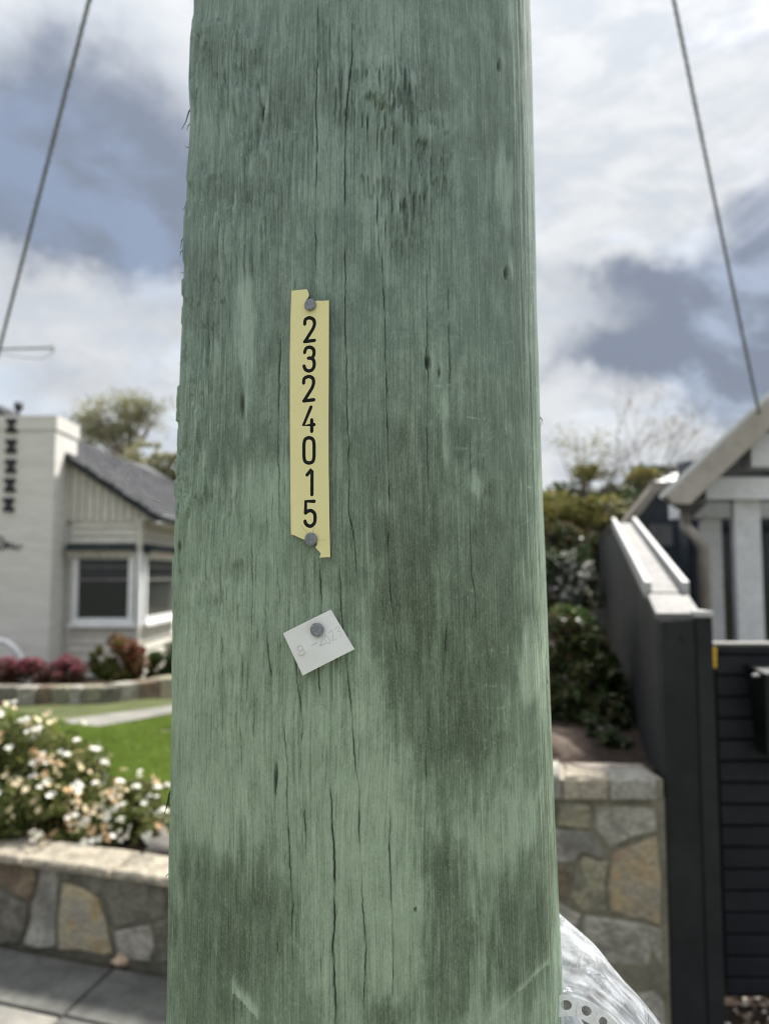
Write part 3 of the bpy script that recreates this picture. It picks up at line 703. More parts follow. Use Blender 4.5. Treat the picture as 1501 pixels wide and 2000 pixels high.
# trees behind
def branch(mb, p, d, L, r, depth, tips, spread=.5, bias=Vector((0, 0, .12)), nseg=4, kids=3):
    path = [p]; rad = [r]; q = p.copy(); dd = d.copy()
    for i in range(nseg):
        dd = (dd + Vector(RNG.normal(size=3)) * .14 + bias * .5).normalized(); q = q + dd * (L / nseg); path.append(q.copy()); rad.append(r * (1 - .6 * (i + 1) / nseg))
        if depth > 0 and i >= 1:
            for _ in range(1 if i < nseg - 1 else kids - 1):
                nd = (dd + Vector(RNG.normal(size=3)) * spread + bias).normalized()
                branch(mb, q.copy(), nd, L * RNG.uniform(.55, .78), rad[-1] * .72, depth - 1, tips, spread, bias, nseg, kids)
    mb.tube(path, rad, 6 if r > .03 else 4, caps=False)
    if depth == 0: tips += path[1:]
def tree(name, label, base, H, lean, depth, leafm, nleaf, lsize, spread, r0, barkm='bark', scat=.25, clumpf=1.0, kids=3, bias=None, trunkL=.4):
    root = thing(name, label, 'tree', base); tips = []
    mb = MB(); b = Vector(base)
    branch(mb, b, (Vector((0, 0, 1)) + Vector(lean)).normalized(), H * trunkL, r0, depth, tips, spread, bias or Vector((lean[0] * .35, lean[1] * .35, .12)), 4, kids)
    mb.build('trunk', M[barkm], root)
    T = np.array([tuple(x) for x in tips]); keep = RNG.random(len(T)) < clumpf; T = T[keep]
    idx = RNG.integers(0, len(T), nleaf); P = T[idx] + RNG.normal(size=(nleaf, 3)) * scat
    for (mn, frac, sz) in leafm:
        k = int(nleaf * frac); leaves('crown', P[:k], sz or lsize, M[mn], root, 1.8); P = P[k:]
    return root
b = pt(240, 1000, 24)
tl_ = thing('tree', 'loose olive green tree rising behind the grey tiled roof', 'tree', (b.x, b.y, 0))
ct = pt(236, 822, 24); pts = np.concatenate([clump_pts(ct, (1.65, 1.2, 1.15), 2700, 80, .2, .20), clump_pts(pt(180, 838, 24), (1.0, .9, .8), 1250, 40, .2, .24), clump_pts(pt(275, 800, 24), (1.0, .9, .75), 900, 36, .2, .24)]); pts += RNG.normal(size=pts.shape) * .09
leaves('crown', pts, .115, M['leaf_olive'], tl_, 2.0)
mb = MB(); fk = pt(245, 915, 24); mb.tube([(b.x, b.y, -.1), (b.x + .05, b.y, fk.z * .6), fk], [.16, .13, .10], 8)
for k in range(26):
    q = Vector(pts[RNG.integers(0, len(pts))]); md = fk.lerp(q, .5) + Vector((RNG.normal() * .08, RNG.normal() * .08, .12)); mb.tube([fk, md, q], [.05, .03, .012], 5)
mb.build('trunk', M['trunk_pale'], tl_)
for (px, py, w_, lab) in ((290, 900, 1.2, 'small pale bush showing above the roof ridge left of the pole'), (335, 915, 1.1, 'small pale bush above the roof, cut off by the pole edge')):
    c = pt(px, py, 22); pts = clump_pts(c, (w_, .9, .6), 650, 24, .3, .26)
    r_ = thing('bush', lab, 'bush', (c.x, c.y, 0)); leaves('foliage', pts, .17, M['leaf_olive'], r_, 1.8)
    mb = MB(); mb.tube([(c.x, c.y, 0), (c.x, c.y, c.z)], [.08, .03], 6); mb.build('trunk', M['bark'], r_)

# ------------------------------------------------------------------ right stone wall
RY = 2.62
rp0 = pt(1180, 1600, RY); wn_save = wn_
rwall = thing('stone_wall', 'waist high crazy stone wall with a thick flagstone top between pole and dark fence', 'stone wall', (.8, RY, 0))
wn_ = Vector((0.0, -1, 0))
for poly, mt in [
        ([(1010, 1566), (1079, 1568), (1079, 1607), (1010, 1604)], 'stone_olive'), ([(1084, 1568), (1147, 1571), (1149, 1614), (1084, 1608)], 'stone_olive'),
        ([(1154, 1571), (1277, 1575), (1277, 1620), (1187, 1652), (1157, 1611)], 'stone_grey'),
        ([(1030, 1612), (1086, 1615), (1153, 1621), (1179, 1660), (1172, 1674), (1132, 1662), (1109, 1684), (1030, 1672)], 'stone_pale'),
        ([(1135, 1669), (1184, 1680), (1183, 1776), (1133, 1777), (1111, 1752), (1116, 1697)], 'stone_olive'),
        ([(1191, 1663), (1277, 1628), (1285, 1804), (1224, 1787), (1189, 1775)], 'stone_rust'),
        ([(1040, 1680), (1086, 1684), (1108, 1698), (1106, 1747), (1040, 1752)], 'stone_brown'),
        ([(1020, 1758), (1089, 1758), (1130, 1781), (1125, 1805), (1040, 1800)], 'stone_grey'),
        ([(1138, 1784), (1221, 1794), (1288, 1812), (1296, 2000), (1194, 2000), (1132, 1809)], 'stone_grey'),
        ([(1020, 1806), (1124, 1812), (1186, 1996), (1020, 2000)], 'stone_pale'), ([(1020, 2008), (1290, 2008), (1290, 2120), (1020, 2120)], 'stone_dark'),
        ([(940, 1566), (1004, 1566), (1024, 1680), (940, 1700)], 'stone_grey'), ([(940, 1708), (1030, 1690), (1012, 2010), (940, 2010)], 'stone_olive'), ([(940, 2018), (1012, 2018), (1012, 2120), (940, 2120)], 'stone_grey')]:
    stone_px(poly, M[mt], rp0, rwall, .05, .007)
x0r, x1r = xat(930, RY), xat(1281, RY); zt = zat(1513, RY); zu = zat(1556, RY)
mb = MB(); mb.box(x0r, x1r, RY - .016, RY + .25, -.1, zu); mb.build('mortar_core', M['mortar_tan'], rwall)
capz = zu + .002
for poly, mt in [([(930, 1513), (1091, 1513), (1090, 1483), (930, 1483)], 'stone_pale'), ([(1095, 1513), (1181, 1514), (1170, 1498), (1140, 1496), (1094, 1485)], 'stone_cap'),
                 ([(1185, 1514), (1274, 1515), (1262, 1499), (1240, 1494), (1175, 1498)], 'stone_pale'), ([(1098, 1483), (1143, 1493), (1172, 1495), (1236, 1490), (1190, 1482)], 'stone_pink')]:
    q = [gz(x, y, zt) for x, y in poly]
    q = [Vector((p.x, p.y - .03, capz)) for p in q]
    q = jag(q, .006, 2)
    for p in q: p.z = capz
    mb = MB(); mb.prism(q, (0, 0, zt - capz + RNG.uniform(-.006, .008)), .014); mb.build('capstone', M[mt], rwall)
mb = MB(); mb.box(x0r - .01, xat(1278, RY), RY - .02, RY + .2, zu + .0025, zt - .012); mb.build('cap_bed', M['stone_cap'], rwall)
wn_ = wn_save
ZB = zt - .06
strip('shrub_bed', [(x0r + .02, RY + .2, ZB), (1.05, RY + .2, ZB), (4.2, 14, 1.0), (.5, 14, 1.0)], M['soil'], 30, .1)
mb = MB(); mb.add([(x0r + .02, RY + .2, -.05), (x0r + .02, RY + .2, ZB), (.5, 14, 1.0), (.5, 14, -.05)], [(0, 1, 2, 3)]); struct(mb.build('bed_bank', M['soil']))

# ------------------------------------------------------------------ dark fence going back
FY = 2.66
fence = thing('fence', 'charcoal sheet fence with a raised metal capping rising away from the street', 'fence', (xat(1290, FY), FY, 0))
pA = pt(1278, 1190, FY); dF = Vector((.245, 1, 0)).normalized()
p_near = Vector((xat(1280, FY), FY, 0)); nr = Vector((dF.y, -dF.x, 0))    # to the right
def fpnt(s, off=0, z=0): q = p_near + dF * s + nr * off; return Vector((q.x, q.y, z))
zn = pt(1275, 1204, FY).z; sF = 2.75; zf = pt(1195, 1020, FY + sF * dF.y).z
W_ = .135
def ztop(s): return zn + .04 + (zf - zn - .04) * min(1, max(0, (s - .05) / (sF - .05)))
# panels: each sheet its own part
ps = [0, .95, 1.9, 2.75, 4.4, 6.1, 8.0]
for i in range(len(ps) - 1):
    a, b = ps[i] + .006, ps[i + 1] - .006
    dz = -.03
    q = [fpnt(a, 0, 0), fpnt(b, 0, 0), fpnt(b, 0, ztop(b) + dz), fpnt(a, 0, ztop(a) + dz)]
    mb = MB(); mb.prism(q, nr * .03); mb.build('panel', M['charcoal'], fence)
    q = [fpnt(a, W_, 0), fpnt(b, W_, 0), fpnt(b, W_, ztop(b) + dz), fpnt(a, W_, ztop(a) + dz)]
    mb = MB(); mb.prism(q, -nr * .03); mb.build('panel', M['charcoal'], fence)
# cap: bottom plate and two upstanding edges
def capseg(s0, s1):
    for (o0, o1, h0, h1, mt, nm) in ((-.006, W_ + .006, -.028, -.006, 'cap_dull', 'cap_plate'), (-.012, .012, -.03, .032, 'zinc', 'cap_edge'), (W_ - .012, W_ + .012, -.03, .032, 'zinc', 'cap_edge')):
        e = .0015 if nm == 'cap_plate' else 0
        q = [fpnt(s0, o0, ztop(s0) + h0), fpnt(s0, o1, ztop(s0) + h0), fpnt(s1, o1, ztop(s1) + h0), fpnt(s1, o0, ztop(s1) + h0)]
        q2 = [fpnt(s0, o0, ztop(s0) + h1), fpnt(s0, o1, ztop(s0) + h1), fpnt(s1, o1, ztop(s1) + h1), fpnt(s1, o0, ztop(s1) + h1)]
        mb = MB(); mb.hexa(q + q2); mb.build(nm, M[mt], fence)
capseg(.30, sF)
q = [fpnt(-.01, -.004, zn - .01), fpnt(-.01, W_ + .004, zn - .01), fpnt(.31, W_ + .004, ztop(.31) - .032), fpnt(.31, -.004, ztop(.31) - .032)]
mb = MB(); mb.hexa(q + [p + Vector((0, 0, .022)) for p in q]); mb.build('cap_plate', M['cap_dull'], fence)
mb = MB(); q = [fpnt(sF + .003, -.01, zf - .03), fpnt(sF + .003, W_ + .01, zf - .03), fpnt(8, W_ + .01, zf - .03), fpnt(8, -.01, zf - .03)]
mb.hexa(q + [p + Vector((0, 0, .03)) for p in q]); mb.build('cap_plate', M['charcoal'], fence)
# posts at the street end
xp0, xp1, xp2 = xat(1283, FY - .03), xat(1349, FY - .03), xat(1380, FY - .03)
mb = MB(); mb.box(xp0, xp1 - .002, FY - .05, FY - .002, -.05, zn - .012); mb.build('post', M['charcoal'], fence)
mb = MB(); mb.box(xp1 + .001, xp2, FY - .056, FY + .04, -.05, zn + .0); mb.build('post', M['charcoal'], fence)
mb = MB(); mb.prism([(xp1 - .004, FY - .062, zn + .001), (xp2 + .006, FY - .062, zn + .001), (xp2 + .006, FY + .046, zn + .001), (xp1 - .004, FY + .046, zn + .001)], (0, 0, .02), .006); mb.build('post_cap', M['zinc'], fence)
mb = MB()
for (px, py) in ((1330, 1243), (1330, 1252), (1342, 1394)): p = pt(px, py, FY - .05); mb.tube([p + Vector((0, .004, 0)), p - Vector((0, .004, 0))], .005, 8)
mb.build('screw', M['black'], fence)

# slatted gate
GY = 2.98
gate = thing('slatted_gate', 'charcoal gate of wide horizontal slats to the right of the dark fence post', 'gate', (xat(1450, GY), GY, 0))
gx0, gx1 = xat(1391, GY), xat(1391, GY) + 1.6
ztg = zat(1262, GY)
ys = [1277, 1319, 1361, 1403, 1445, 1486.5, 1529, 1571, 1613, 1655.5, 1698, 1740.5, 1783, 1826, 1868.5, 1911, 1944]
for i in range(len(ys) - 1):
    z1, z0 = zat(ys[i], GY) - .004, zat(ys[i + 1], GY) + .004
    mb = MB(); q = [(gx0, GY + .03, z0), (gx1, GY + .03, z0), (gx1, GY + .03, z1), (gx0, GY + .03, z1)]
    mb.prism(q, (0, -.03, 0), .004); mb.build('slat', M['slat'], gate)
mb = MB(); mb.box(gx0 + .01, gx1, GY + .034, GY + .06, .02, ztg - .02); mb.build('backing', M['black'], gate)
mb = MB(); mb.box(gx0 - .015, gx1, GY - .012, GY + .07, zat(1274, GY), ztg); mb.build('top_rail', M['slat'], gate)
mb = MB(); mb.box(gx0 - .02, gx1, GY - .02, GY + .075, ztg + .001, ztg + .012); mb.build('rail_cap', M['cap_dull'], gate)
# letterbox hung on the gate
lb = thing('letterbox', 'black letterbox hanging on the slatted gate at the right edge', 'letterbox', pt(1500, 1400, GY - .1))
z1, z0 = zat(1318, GY - .1), zat(1478, GY - .1); xl0 = xat(1473, GY - .1); xb0 = xat(1487, GY - .1)
mb = MB(); mb.hexa([(xb0, GY - .09, z0), (xl0 + .36, GY - .09, z0), (xl0 + .36, GY - .004, z0), (xb0, GY - .004, z0), (xl0, GY - .15, z1), (xl0 + .38, GY - .15, z1), (xl0 + .38, GY - .004, z1), (xl0, GY - .004, z1)]); mb.build('body', M['black'], lb)
mb = MB(); mb.hexa([(xl0 - .005, GY - .165, z1 + .001), (xl0 + .39, GY - .165, z1 + .001), (xl0 + .39, GY - .004, z1 + .012), (xl0 - .005, GY - .004, z1 + .012), (xl0 - .005, GY - .165, z1 + .012), (xl0 + .39, GY - .165, z1 + .012), (xl0 + .39, GY - .004, z1 + .03), (xl0 - .005, GY - .004, z1 + .03)]); mb.build('lid', M['charcoal'], lb)
mb = MB(); p = pt(1470, 1319, GY - .12); mb.tube([p, p + Vector((.02, 0, 0))], .006, 8); mb.build('hinge_pin', M['alu'], lb)
yl = thing('marker_plate', 'small yellow plate in the gap between the dark fence post and the slatted gate', 'marker', pt(1391, 1285, GY - .045))
mb = MB(); c = pt(1391, 1284, GY - .045); mb.prism([c + Vector((-.018, 0, -.036)), c + Vector((.012, 0, -.040)), c + Vector((.016, 0, .036)), c + Vector((-.014, 0, .040))], (0, .012, 0)); mb.build('plate', M['yellow'], yl)
mb = MB(); mb.tube([c + Vector((.004, .013, .02)), c + Vector((.004, .033, .02))], .004, 6); mb.build('bolt', M['black'], yl)
# gravel drive
mb = MB(); mb.add([(1.02, 2.2, -.012), (3.2, 2.2, -.012), (4.5, 9, -.012), (2.6, 9, -.012)], [(0, 1, 2, 3)]); struct(mb.build('driveway', M['soil']))
bm = bmesh.new(); bmesh.ops.create_icosphere(bm, subdivisions=1, radius=1); pv = np.array([tuple(v.co) for v in bm.verts]); pf = np.array([[v.index for v in f.verts] for f in bm.faces]); bm.free()
n = 4200; gx = RNG.uniform(1.05, 2.2, n); gy = 2.3 + RNG.random(n) ** 1.3 * 3.2; gx = gx + (gy - 2.3) * .24
s3 = RNG.uniform(.006, .014, (n, 1, 1)) * np.stack([RNG.uniform(.8, 1.4, n), RNG.uniform(.8, 1.4, n), RNG.uniform(.5, .9, n)], 1)[:, None, :]
V = pv[None] * s3 * RNG.uniform(.8, 1.2, (n, len(pv), 1)) + np.stack([gx, gy, RNG.uniform(-.008, .004, n)], 1)[:, None, :]
T = (pf[None] + (np.arange(n) * len(pv))[:, None, None]).reshape(-1, 3)
M['gravel'] = leafmat('gravel_stone', [(.10, .07, .05), (.24, .18, .13), (.42, .35, .28), (.6, .56, .5)], 0, .8)
o = np_mesh('gravel', V.reshape(-1, 3), T, M['gravel'], attrs={'rnd': np.repeat(RNG.random(n), len(pv))}, smooth=False)
tag(o, 'brown and white gravel at the foot of the dark slatted gate', 'gravel', kind='stuff')

# ------------------------------------------------------------------ house on the right
hR = thing('house', 'dark house with white veranda columns and beams under a taupe gable edge', 'house', (4, 7, 0))
def bxp(nm, mat, px0, px1, y0, y1, Y0, Y1, par=hR):
    mb = MB(); mb.box(xat(px0, Y0), px1 if px1 < 30 else xat(px1, Y0), Y0, Y1, zat(y1, Y0), zat(y0, Y0)); return mb.build(nm, mat, par)
XR = 7.5
for (a, b, yt, Y) in ((1372, 1411, 1011, 7.0), (1437, 1488, 976, 6.0), (1640, 1690, 976, 6.0)):
    mb = MB(); mb.box(xat(a, Y), xat(b, Y), Y, Y + .07, -.05, zat(yt, Y) + .02); mb.build('column', M['white_post'], hR)
bxp('beam', M['white_post'], 1330, XR, 981, 1011, 6.95, 7.22); bxp('beam', M['white_post'], 1384, XR, 932, 975, 5.93, 6.22); bxp('strut', M['white_post'], 1475, 1540, 846, 911, 5.85, 6.05)
bY = 5.7
b0 = pt(1308, 982, bY); b1 = pt(1501, 800, bY); dB = (b1 - b0).normalized()
bb = b0 + dB * 5.2; wB = .165
upB = Vector((-dB.z, 0, dB.x))
mb = MB(); mb.prism([b0 - upB * .01, b0 + dB * .09 - upB * wB * .62, bb - upB * wB * .62, bb + upB * wB * .38, b0 + upB * wB * .38], (0, -.035, 0), .004); mb.build('barge_board', M['taupe'], hR)
mb = MB(); q = [b0 + upB * (wB * .38 + .004) - dB * .03, bb + upB * (wB * .38 + .004)]
mb.prism([q[0], q[1], q[1] + upB * .03, q[0] + upB * .03], (1.75, 3.4, 0)); o = mb.build('roof', M['roof_white'], hR)
mb = MB(); q = [b0 + upB * .0 + Vector((0, .01, 0)), bb + Vector((0, .01, 0))]; mb.prism([q[0] - upB * .03, q[1] - upB * .03, q[1] + upB * .03, q[0] + upB * .03], (1.7, 3.3, 0)); mb.build('soffit', M['soffit'], hR)
wY = 8.4
wall_ = bxp('wall', M['navy'], 1345, XR, 900, 1420, wY, wY + .25)
for (a, b) in ((1352, 1425), (1432, 1540)):
    mb = MB(); mb.box(xat(a, wY), xat(b, wY), wY - .05, wY - .003, zat(1270, wY), zat(1022, wY)); f = mb.build('window', M['navy'], hR)
    mb = MB(); mb.box(xat(a + 5, wY), xat(b - 5, wY), wY - .058, wY - .052, zat(1265, wY), zat(1028, wY)); mb.build('pane', M['glass'], f)
mb = MB(); mb.box(xat(1340, 6), XR, 5.85, wY - .06, -.05, .25); mb.build('veranda_floor', M['soffit'], hR)
mb = MB(); dpY = 5.55
mb.tube([pt(1335, 1005, dpY + .5), pt(1338, 1030, dpY + .3), pt(1352, 1042, dpY + .05), pt(1372, 1066, dpY), pt(1374, 1085, dpY), Vector((pt(1376, 1200, dpY).x, dpY, .0))], .04, 10); mb.build('downpipe', M['brownpipe'], hR)
# garage with white roof behind
gr = thing('garage', 'dark garage under a pale ribbed steel roof beyond the fence', 'garage', (5, 11, 0))
g0 = pt(1276, 943, 10.2); g3 = pt(1400, 886, 12.8)
mb = MB(); q = [g0, Vector((9.5, 10.2, g0.z)), Vector((9.5, 12.8, g3.z)), g3]; mb.prism(q, (0, 0, -.05)); mb.build('roof', M['roof_white'], gr)
for i in range(16):
    f_ = i / 16; x = g0.x + .05 + i * .2
    yy = min(12.8, 10.2 + (x - g0.x) / (g3.x - g0.x) * 2.6); e = Vector((x, yy, g0.z + (g3.z - g0.z) * (yy - 10.2) / 2.6))
    # ribs run up the slope from the eave, cut by the hip on the left
    mb = MB(); mb.beam(Vector((x, 10.19, g0.z + .012)), e + Vector((0, .0, .012)), .035, .024); mb.build('roof_rib', M['roof_white'], gr)
mb = MB(); mb.box(g0.x - .06, 9.5, 10.08, 10.195, g0.z - .14, g0.z - .0); mb.build('gutter', M['brownpipe'], gr)
mb = MB(); mb.prism([pt(1272, 956, 10.3), pt(1620, 956, 10.3), pt(1620, 1420, 10.3), pt(1218, 1420, 10.3), pt(1218, 1034, 10.3)], (0, .2, 0)); mb.build('wall', M['navy'], gr)
mb = MB(); mb.beam(pt(1280, 948, 10.15), pt(1214, 1032, 10.15), .2, .10); mb.build('barge_board', M['brownpipe'], gr)
mb = MB(); mb.box(xat(1272, 10.2), xat(1318, 10.2), 10.26, 10.298, zat(1066, 10.2), zat(1024, 10.2)); mb.build('window', M['soffit'], gr)

# ------------------------------------------------------------------ plants on the right
# bare-branched tree with a few yellow leaves
b = pt(1085, 1120, 12.5)
tree('sparse_tree', 'wind blown tree with thin bare branches and a few yellow leaves right of the pole', (b.x - .3, b.y, .9), 5.0, (.34, 0, 0), 4, [('leaf_yellow', .5, None), ('leaf_red', .5, .05)], 420, .045, .42, .095, 'bark', .05, .3, 4, Vector((.09, 0, .13)), .38)
for (px, py, Y, r, nl, mn, sz, lab) in [
        (1130, 1010, 15, (1.5, 1.2, .75), 7000, 'leaf_dark', .16, 'broad dark green tree in the background beneath the bare branches'),
        (1270, 945, 19, (.9, .9, .55), 1600, 'leaf_dark', .18, 'dark green tree top just left of the pale steel roof'),
        (1210, 1060, 14, (.85, .8, 1.25), 5200, 'leaf_dark', .14, 'dark green tree standing over the far end of the charcoal fence'),
        (1180, 985, 13, (.42, .4, .2), 420, 'leaf_yellow', .11, 'yellow leaved bush in front of the dark trees above the fence'),
        (1255, 930, 18, (.5, .4, .25), 300, 'leaf_yellow', .13, 'yellow leaved branch at the corner of the pale steel roof'),
        (1200, 1110, 9.5, (.4, .4, .42), 2600, 'leaf_dark', .09, 'dark shrub hugging the left face of the charcoal fence at its far end'),
        (1115, 1000, 12.2, (.75, .5, .32), 1300, 'leaf_yellow', .10, 'broad yellow green bush in front of the dark trees close to the pole'),
        (1205, 1020, 12.6, (.55, .5, .42), 1100, 'leaf_olive', .11, 'olive green bush behind the far end of the charcoal fence'),
        (1140, 880, 12.9, (.95, .6, .55), 520, 'leaf_yellow', .055, 'thin airy yellow green crown rising among the bare branches'),
        (1120, 1085, 9.0, (.5, .4, .38), 2600, 'leaf_cam', .09, 'dark mixed bush behind the white blossom shrub'),
        (1150, 925, 12.8, (.5, .4, .16), 300, 'leaf_yellow', .1, 'thin band of yellow leaves beneath the bare branches'),
        (1075, 975, 13, (.32, .35, .2), 260, 'leaf_yellow', .1, 'small patch of yellow leaves next to the pole edge'),
        (1095, 1050, 11, (.38, .35, .22), 600, 'leaf_red', .1, 'reddish bush beside the pole, above the white blossom')]:
    c = pt(px, py, Y); r_ = thing('background_tree', lab, 'tree', (c.x, c.y, .9)); pts = clump_pts(c, r, nl, 30, .35, .32)
    leaves('crown', pts, sz, M[mn], r_, 1.9)
    mb = MB(); mb.tube([(c.x, c.y, .8), (c.x + .05, c.y, (c.z + .9) / 2), (c.x, c.y, c.z)], [.09, .07, .02] if mn != 'leaf_yellow' else [.022, .016, .008], 7)
    for k in range(5): q = Vector(pts[RNG.integers(0, len(pts))]); mb.tube([(c.x, c.y, (c.z + .9) / 2), Vector((c.x, c.y, (c.z + .9) / 2)).lerp(q, .55) + Vector((0, 0, .08)), q], [.04, .03, .01] if mn != 'leaf_yellow' else [.012, .009, .005], 5)
    mb.build('trunk', M['bark'], r_)
c = pt(1105, 1140, 7.5); pts = np.concatenate([clump_pts(c, (.36, .4, .38), 1700, 20, .4, .33)])
rn_ = np.clip(RNG.random(len(pts)) ** 1.4, 0, 1)
shrub('blossom_shrub', 'shrub with white blossom right against the pole edge, above the dark camellia', 'shrub', (c.x, c.y, .9), [('foliage', pts, .06, 'white_bloss', 1.6, rn_), ('foliage', clump_pts(c, (.4, .4, .45), 1800, 20, .4, .33), .07, 'leaf_dark', 1.9, None)], 6)
c = pt(1150, 1345, 3.9)
pts = np.concatenate([clump_pts(pt(1165, 1400, 3.85), (.20, .22, .19), 1500, 20, .5, .3, ZB), clump_pts(pt(1140, 1300, 4.0), (.20, .22, .22), 1500, 20, .5, .3), clump_pts(pt(1175, 1340, 4.1), (.13, .2, .25), 900, 14), clump_pts(pt(1200, 1440, 3.7), (.10, .12, .12), 700, 12), clump_pts(pt(1100, 1390, 3.9), (.15, .18, .2), 1000, 14), clump_pts(pt(1110, 1255, 4.1), (.17, .2, .2), 900, 14), clump_pts(pt(1180, 1462, 3.45), (.13, .14, .10), 800, 12), clump_pts(pt(1215, 1470, 3.4), (.07, .12, .08), 400, 8)])
rn_ = np.clip(RNG.random(len(pts)) * .9 + (pts[:, 2] - c.z) * .3, 0, 1)
shrub('camellia_shrub', 'tall dark glossy shrub with bronze tips between pole and charcoal fence', 'shrub', (c.x, c.y, ZB), [('foliage', pts, .055, 'leaf_cam', 2.0, rn_)], 10)
c = pt(1120, 1215, 4.6); pts = clump_pts(c, (.17, .2, .13), 700, 14, .4, .3)
shrub('green_shrub', 'fresh green leafy shrub above the dark camellia beside the pole', 'shrub', (c.x, c.y, ZB), [('foliage', pts, .06, 'leaf_mid', 1.9, None)], 6)
c = pt(1090, 1350, 4.2); pts = clump_pts(c, (.10, .15, .16), 500, 12, .4, .3)
shrub('bronze_shrub', 'bronze red leaved shrub tucked against the right edge of the pole', 'shrub', (c.x, c.y, ZB), [('foliage', pts, .05, 'leaf_bronze', 1.9, None)], 5)
o = blob('mound', pt(1075, 1490, 3.2), (.14, .15, .12), M['bankrock'], 9, amp=.15); tag(o, 'brown boulder behind the flagstone wall top at the pole edge', 'boulder')

# distant belt of trees beyond the gardens and the path between the two walls
n = 26000; bx0 = RNG.uniform(-48, 48, n); hh_ = 2.2 + 2.6 * fbm(bx0 * .16 + 40, bx0 * 0 + 3, 3, 61); by0 = 42 + RNG.normal(size=n) * 1.6
P = np.stack([bx0, by0, hh_ * RNG.random(n) ** .7], 1); P = P[vn(P[:, 0] * .9, P[:, 2] * 1.1, 62) > .28]
o = leaves('tree_belt', P, .42, M['leaf_dark'], aspect=1.7); tag(o, 'low belt of dark trees far behind the gardens', 'trees', kind='stuff')
mb = MB(); pz_ = -.045
mb.add([(-.70, 3.05, pz_), (.28, 2.75, pz_), (.40, 16, pz_), (-1.3, 16, pz_)], [(0, 1, 2, 3)]); struct(mb.build('front_path', M['concrete_pale']))
# ------------------------------------------------------------------ cables
def cable(a, b, lab, sag=.0, r=.0095, tw=.16):
    root = thing('cable', lab, 'cable', a, 'overhead service cables'); L = (b - a).length; n = int(L / .035)
    dd = (b - a).normalized(); e1 = dd.cross(Vector((0, 0, 1))).normalized(); e2 = e1.cross(dd)
    for k in range(3):
        path = []
        for i in range(n + 1):
            f = i / n; ph = 2 * math.pi * (f * L / tw + k / 3); c = a.lerp(b, f) - Vector((0, 0, sag * 4 * f * (1 - f)))
            path.append(c + (e1 * math.cos(ph) + e2 * math.sin(ph)) * r)
        mb = MB(); mb.tube(path, r * .98, 5, caps=False); mb.build('strand', M['cable'], root)
cable(pt(236, -240, 3.3), pt(-70, 945, 5.6), 'twisted dark overhead cable crossing the sky left of the pole', .02, .006)
cable(pt(1262, -260, 3.6), pt(1482, 812, 5.68), 'twisted overhead cable running down to the gable of the right house', .02, .006)

# ------------------------------------------------------------------ the utility pole
PX, PY, R0 = -.0205, .660, .1535
def Rz(z): return np.where(z < 2.15, R0 * (1 - .066 * (z - 1.6)), R0 * (1 - .066 * .55) - .004 * (z - 2.15))
a_d = np.radians(np.linspace(-97, 97, 1080)); a_c = np.radians(np.linspace(97, 263, 46))[1:-1]
aa = np.concatenate([a_d, a_c]); zz_ = np.concatenate([np.linspace(-.3, 1.23, 12)[:-1], np.arange(1.23, 2.13, .0014), np.linspace(2.13, 8.5, 30)])
NA, NZ = len(aa), len(zz_)
AA, ZZ = np.meshgrid(aa, zz_)                                       # rows: z
R_ = Rz(ZZ)
LEAN = .0062 * np.maximum(0, (1.68 - ZZ) / .42) ** 1.15 + .002 * np.maximum(0, ZZ - 1.75)
X = PX + LEAN + R_ * np.sin(AA); Y = PY - R_ * np.cos(AA)
# picture position of every point of the shaft, used to place its stains and cracks
dep = Y * cT + (ZZ - CZ) * sT
QX = 750.5 + F * X / np.maximum(dep, .05); QY = 1000 - F * (-Y * sT + (ZZ - CZ) * cT) / np.maximum(dep, .05)
front = (np.abs(AA) < math.radians(92))
arc = AA * R0
wob = .010 * (fbm(arc * 6, ZZ * 2.2, 3, 3) - .5) + .004 * (fbm(arc * 20, ZZ * 7, 3, 8) - .5)
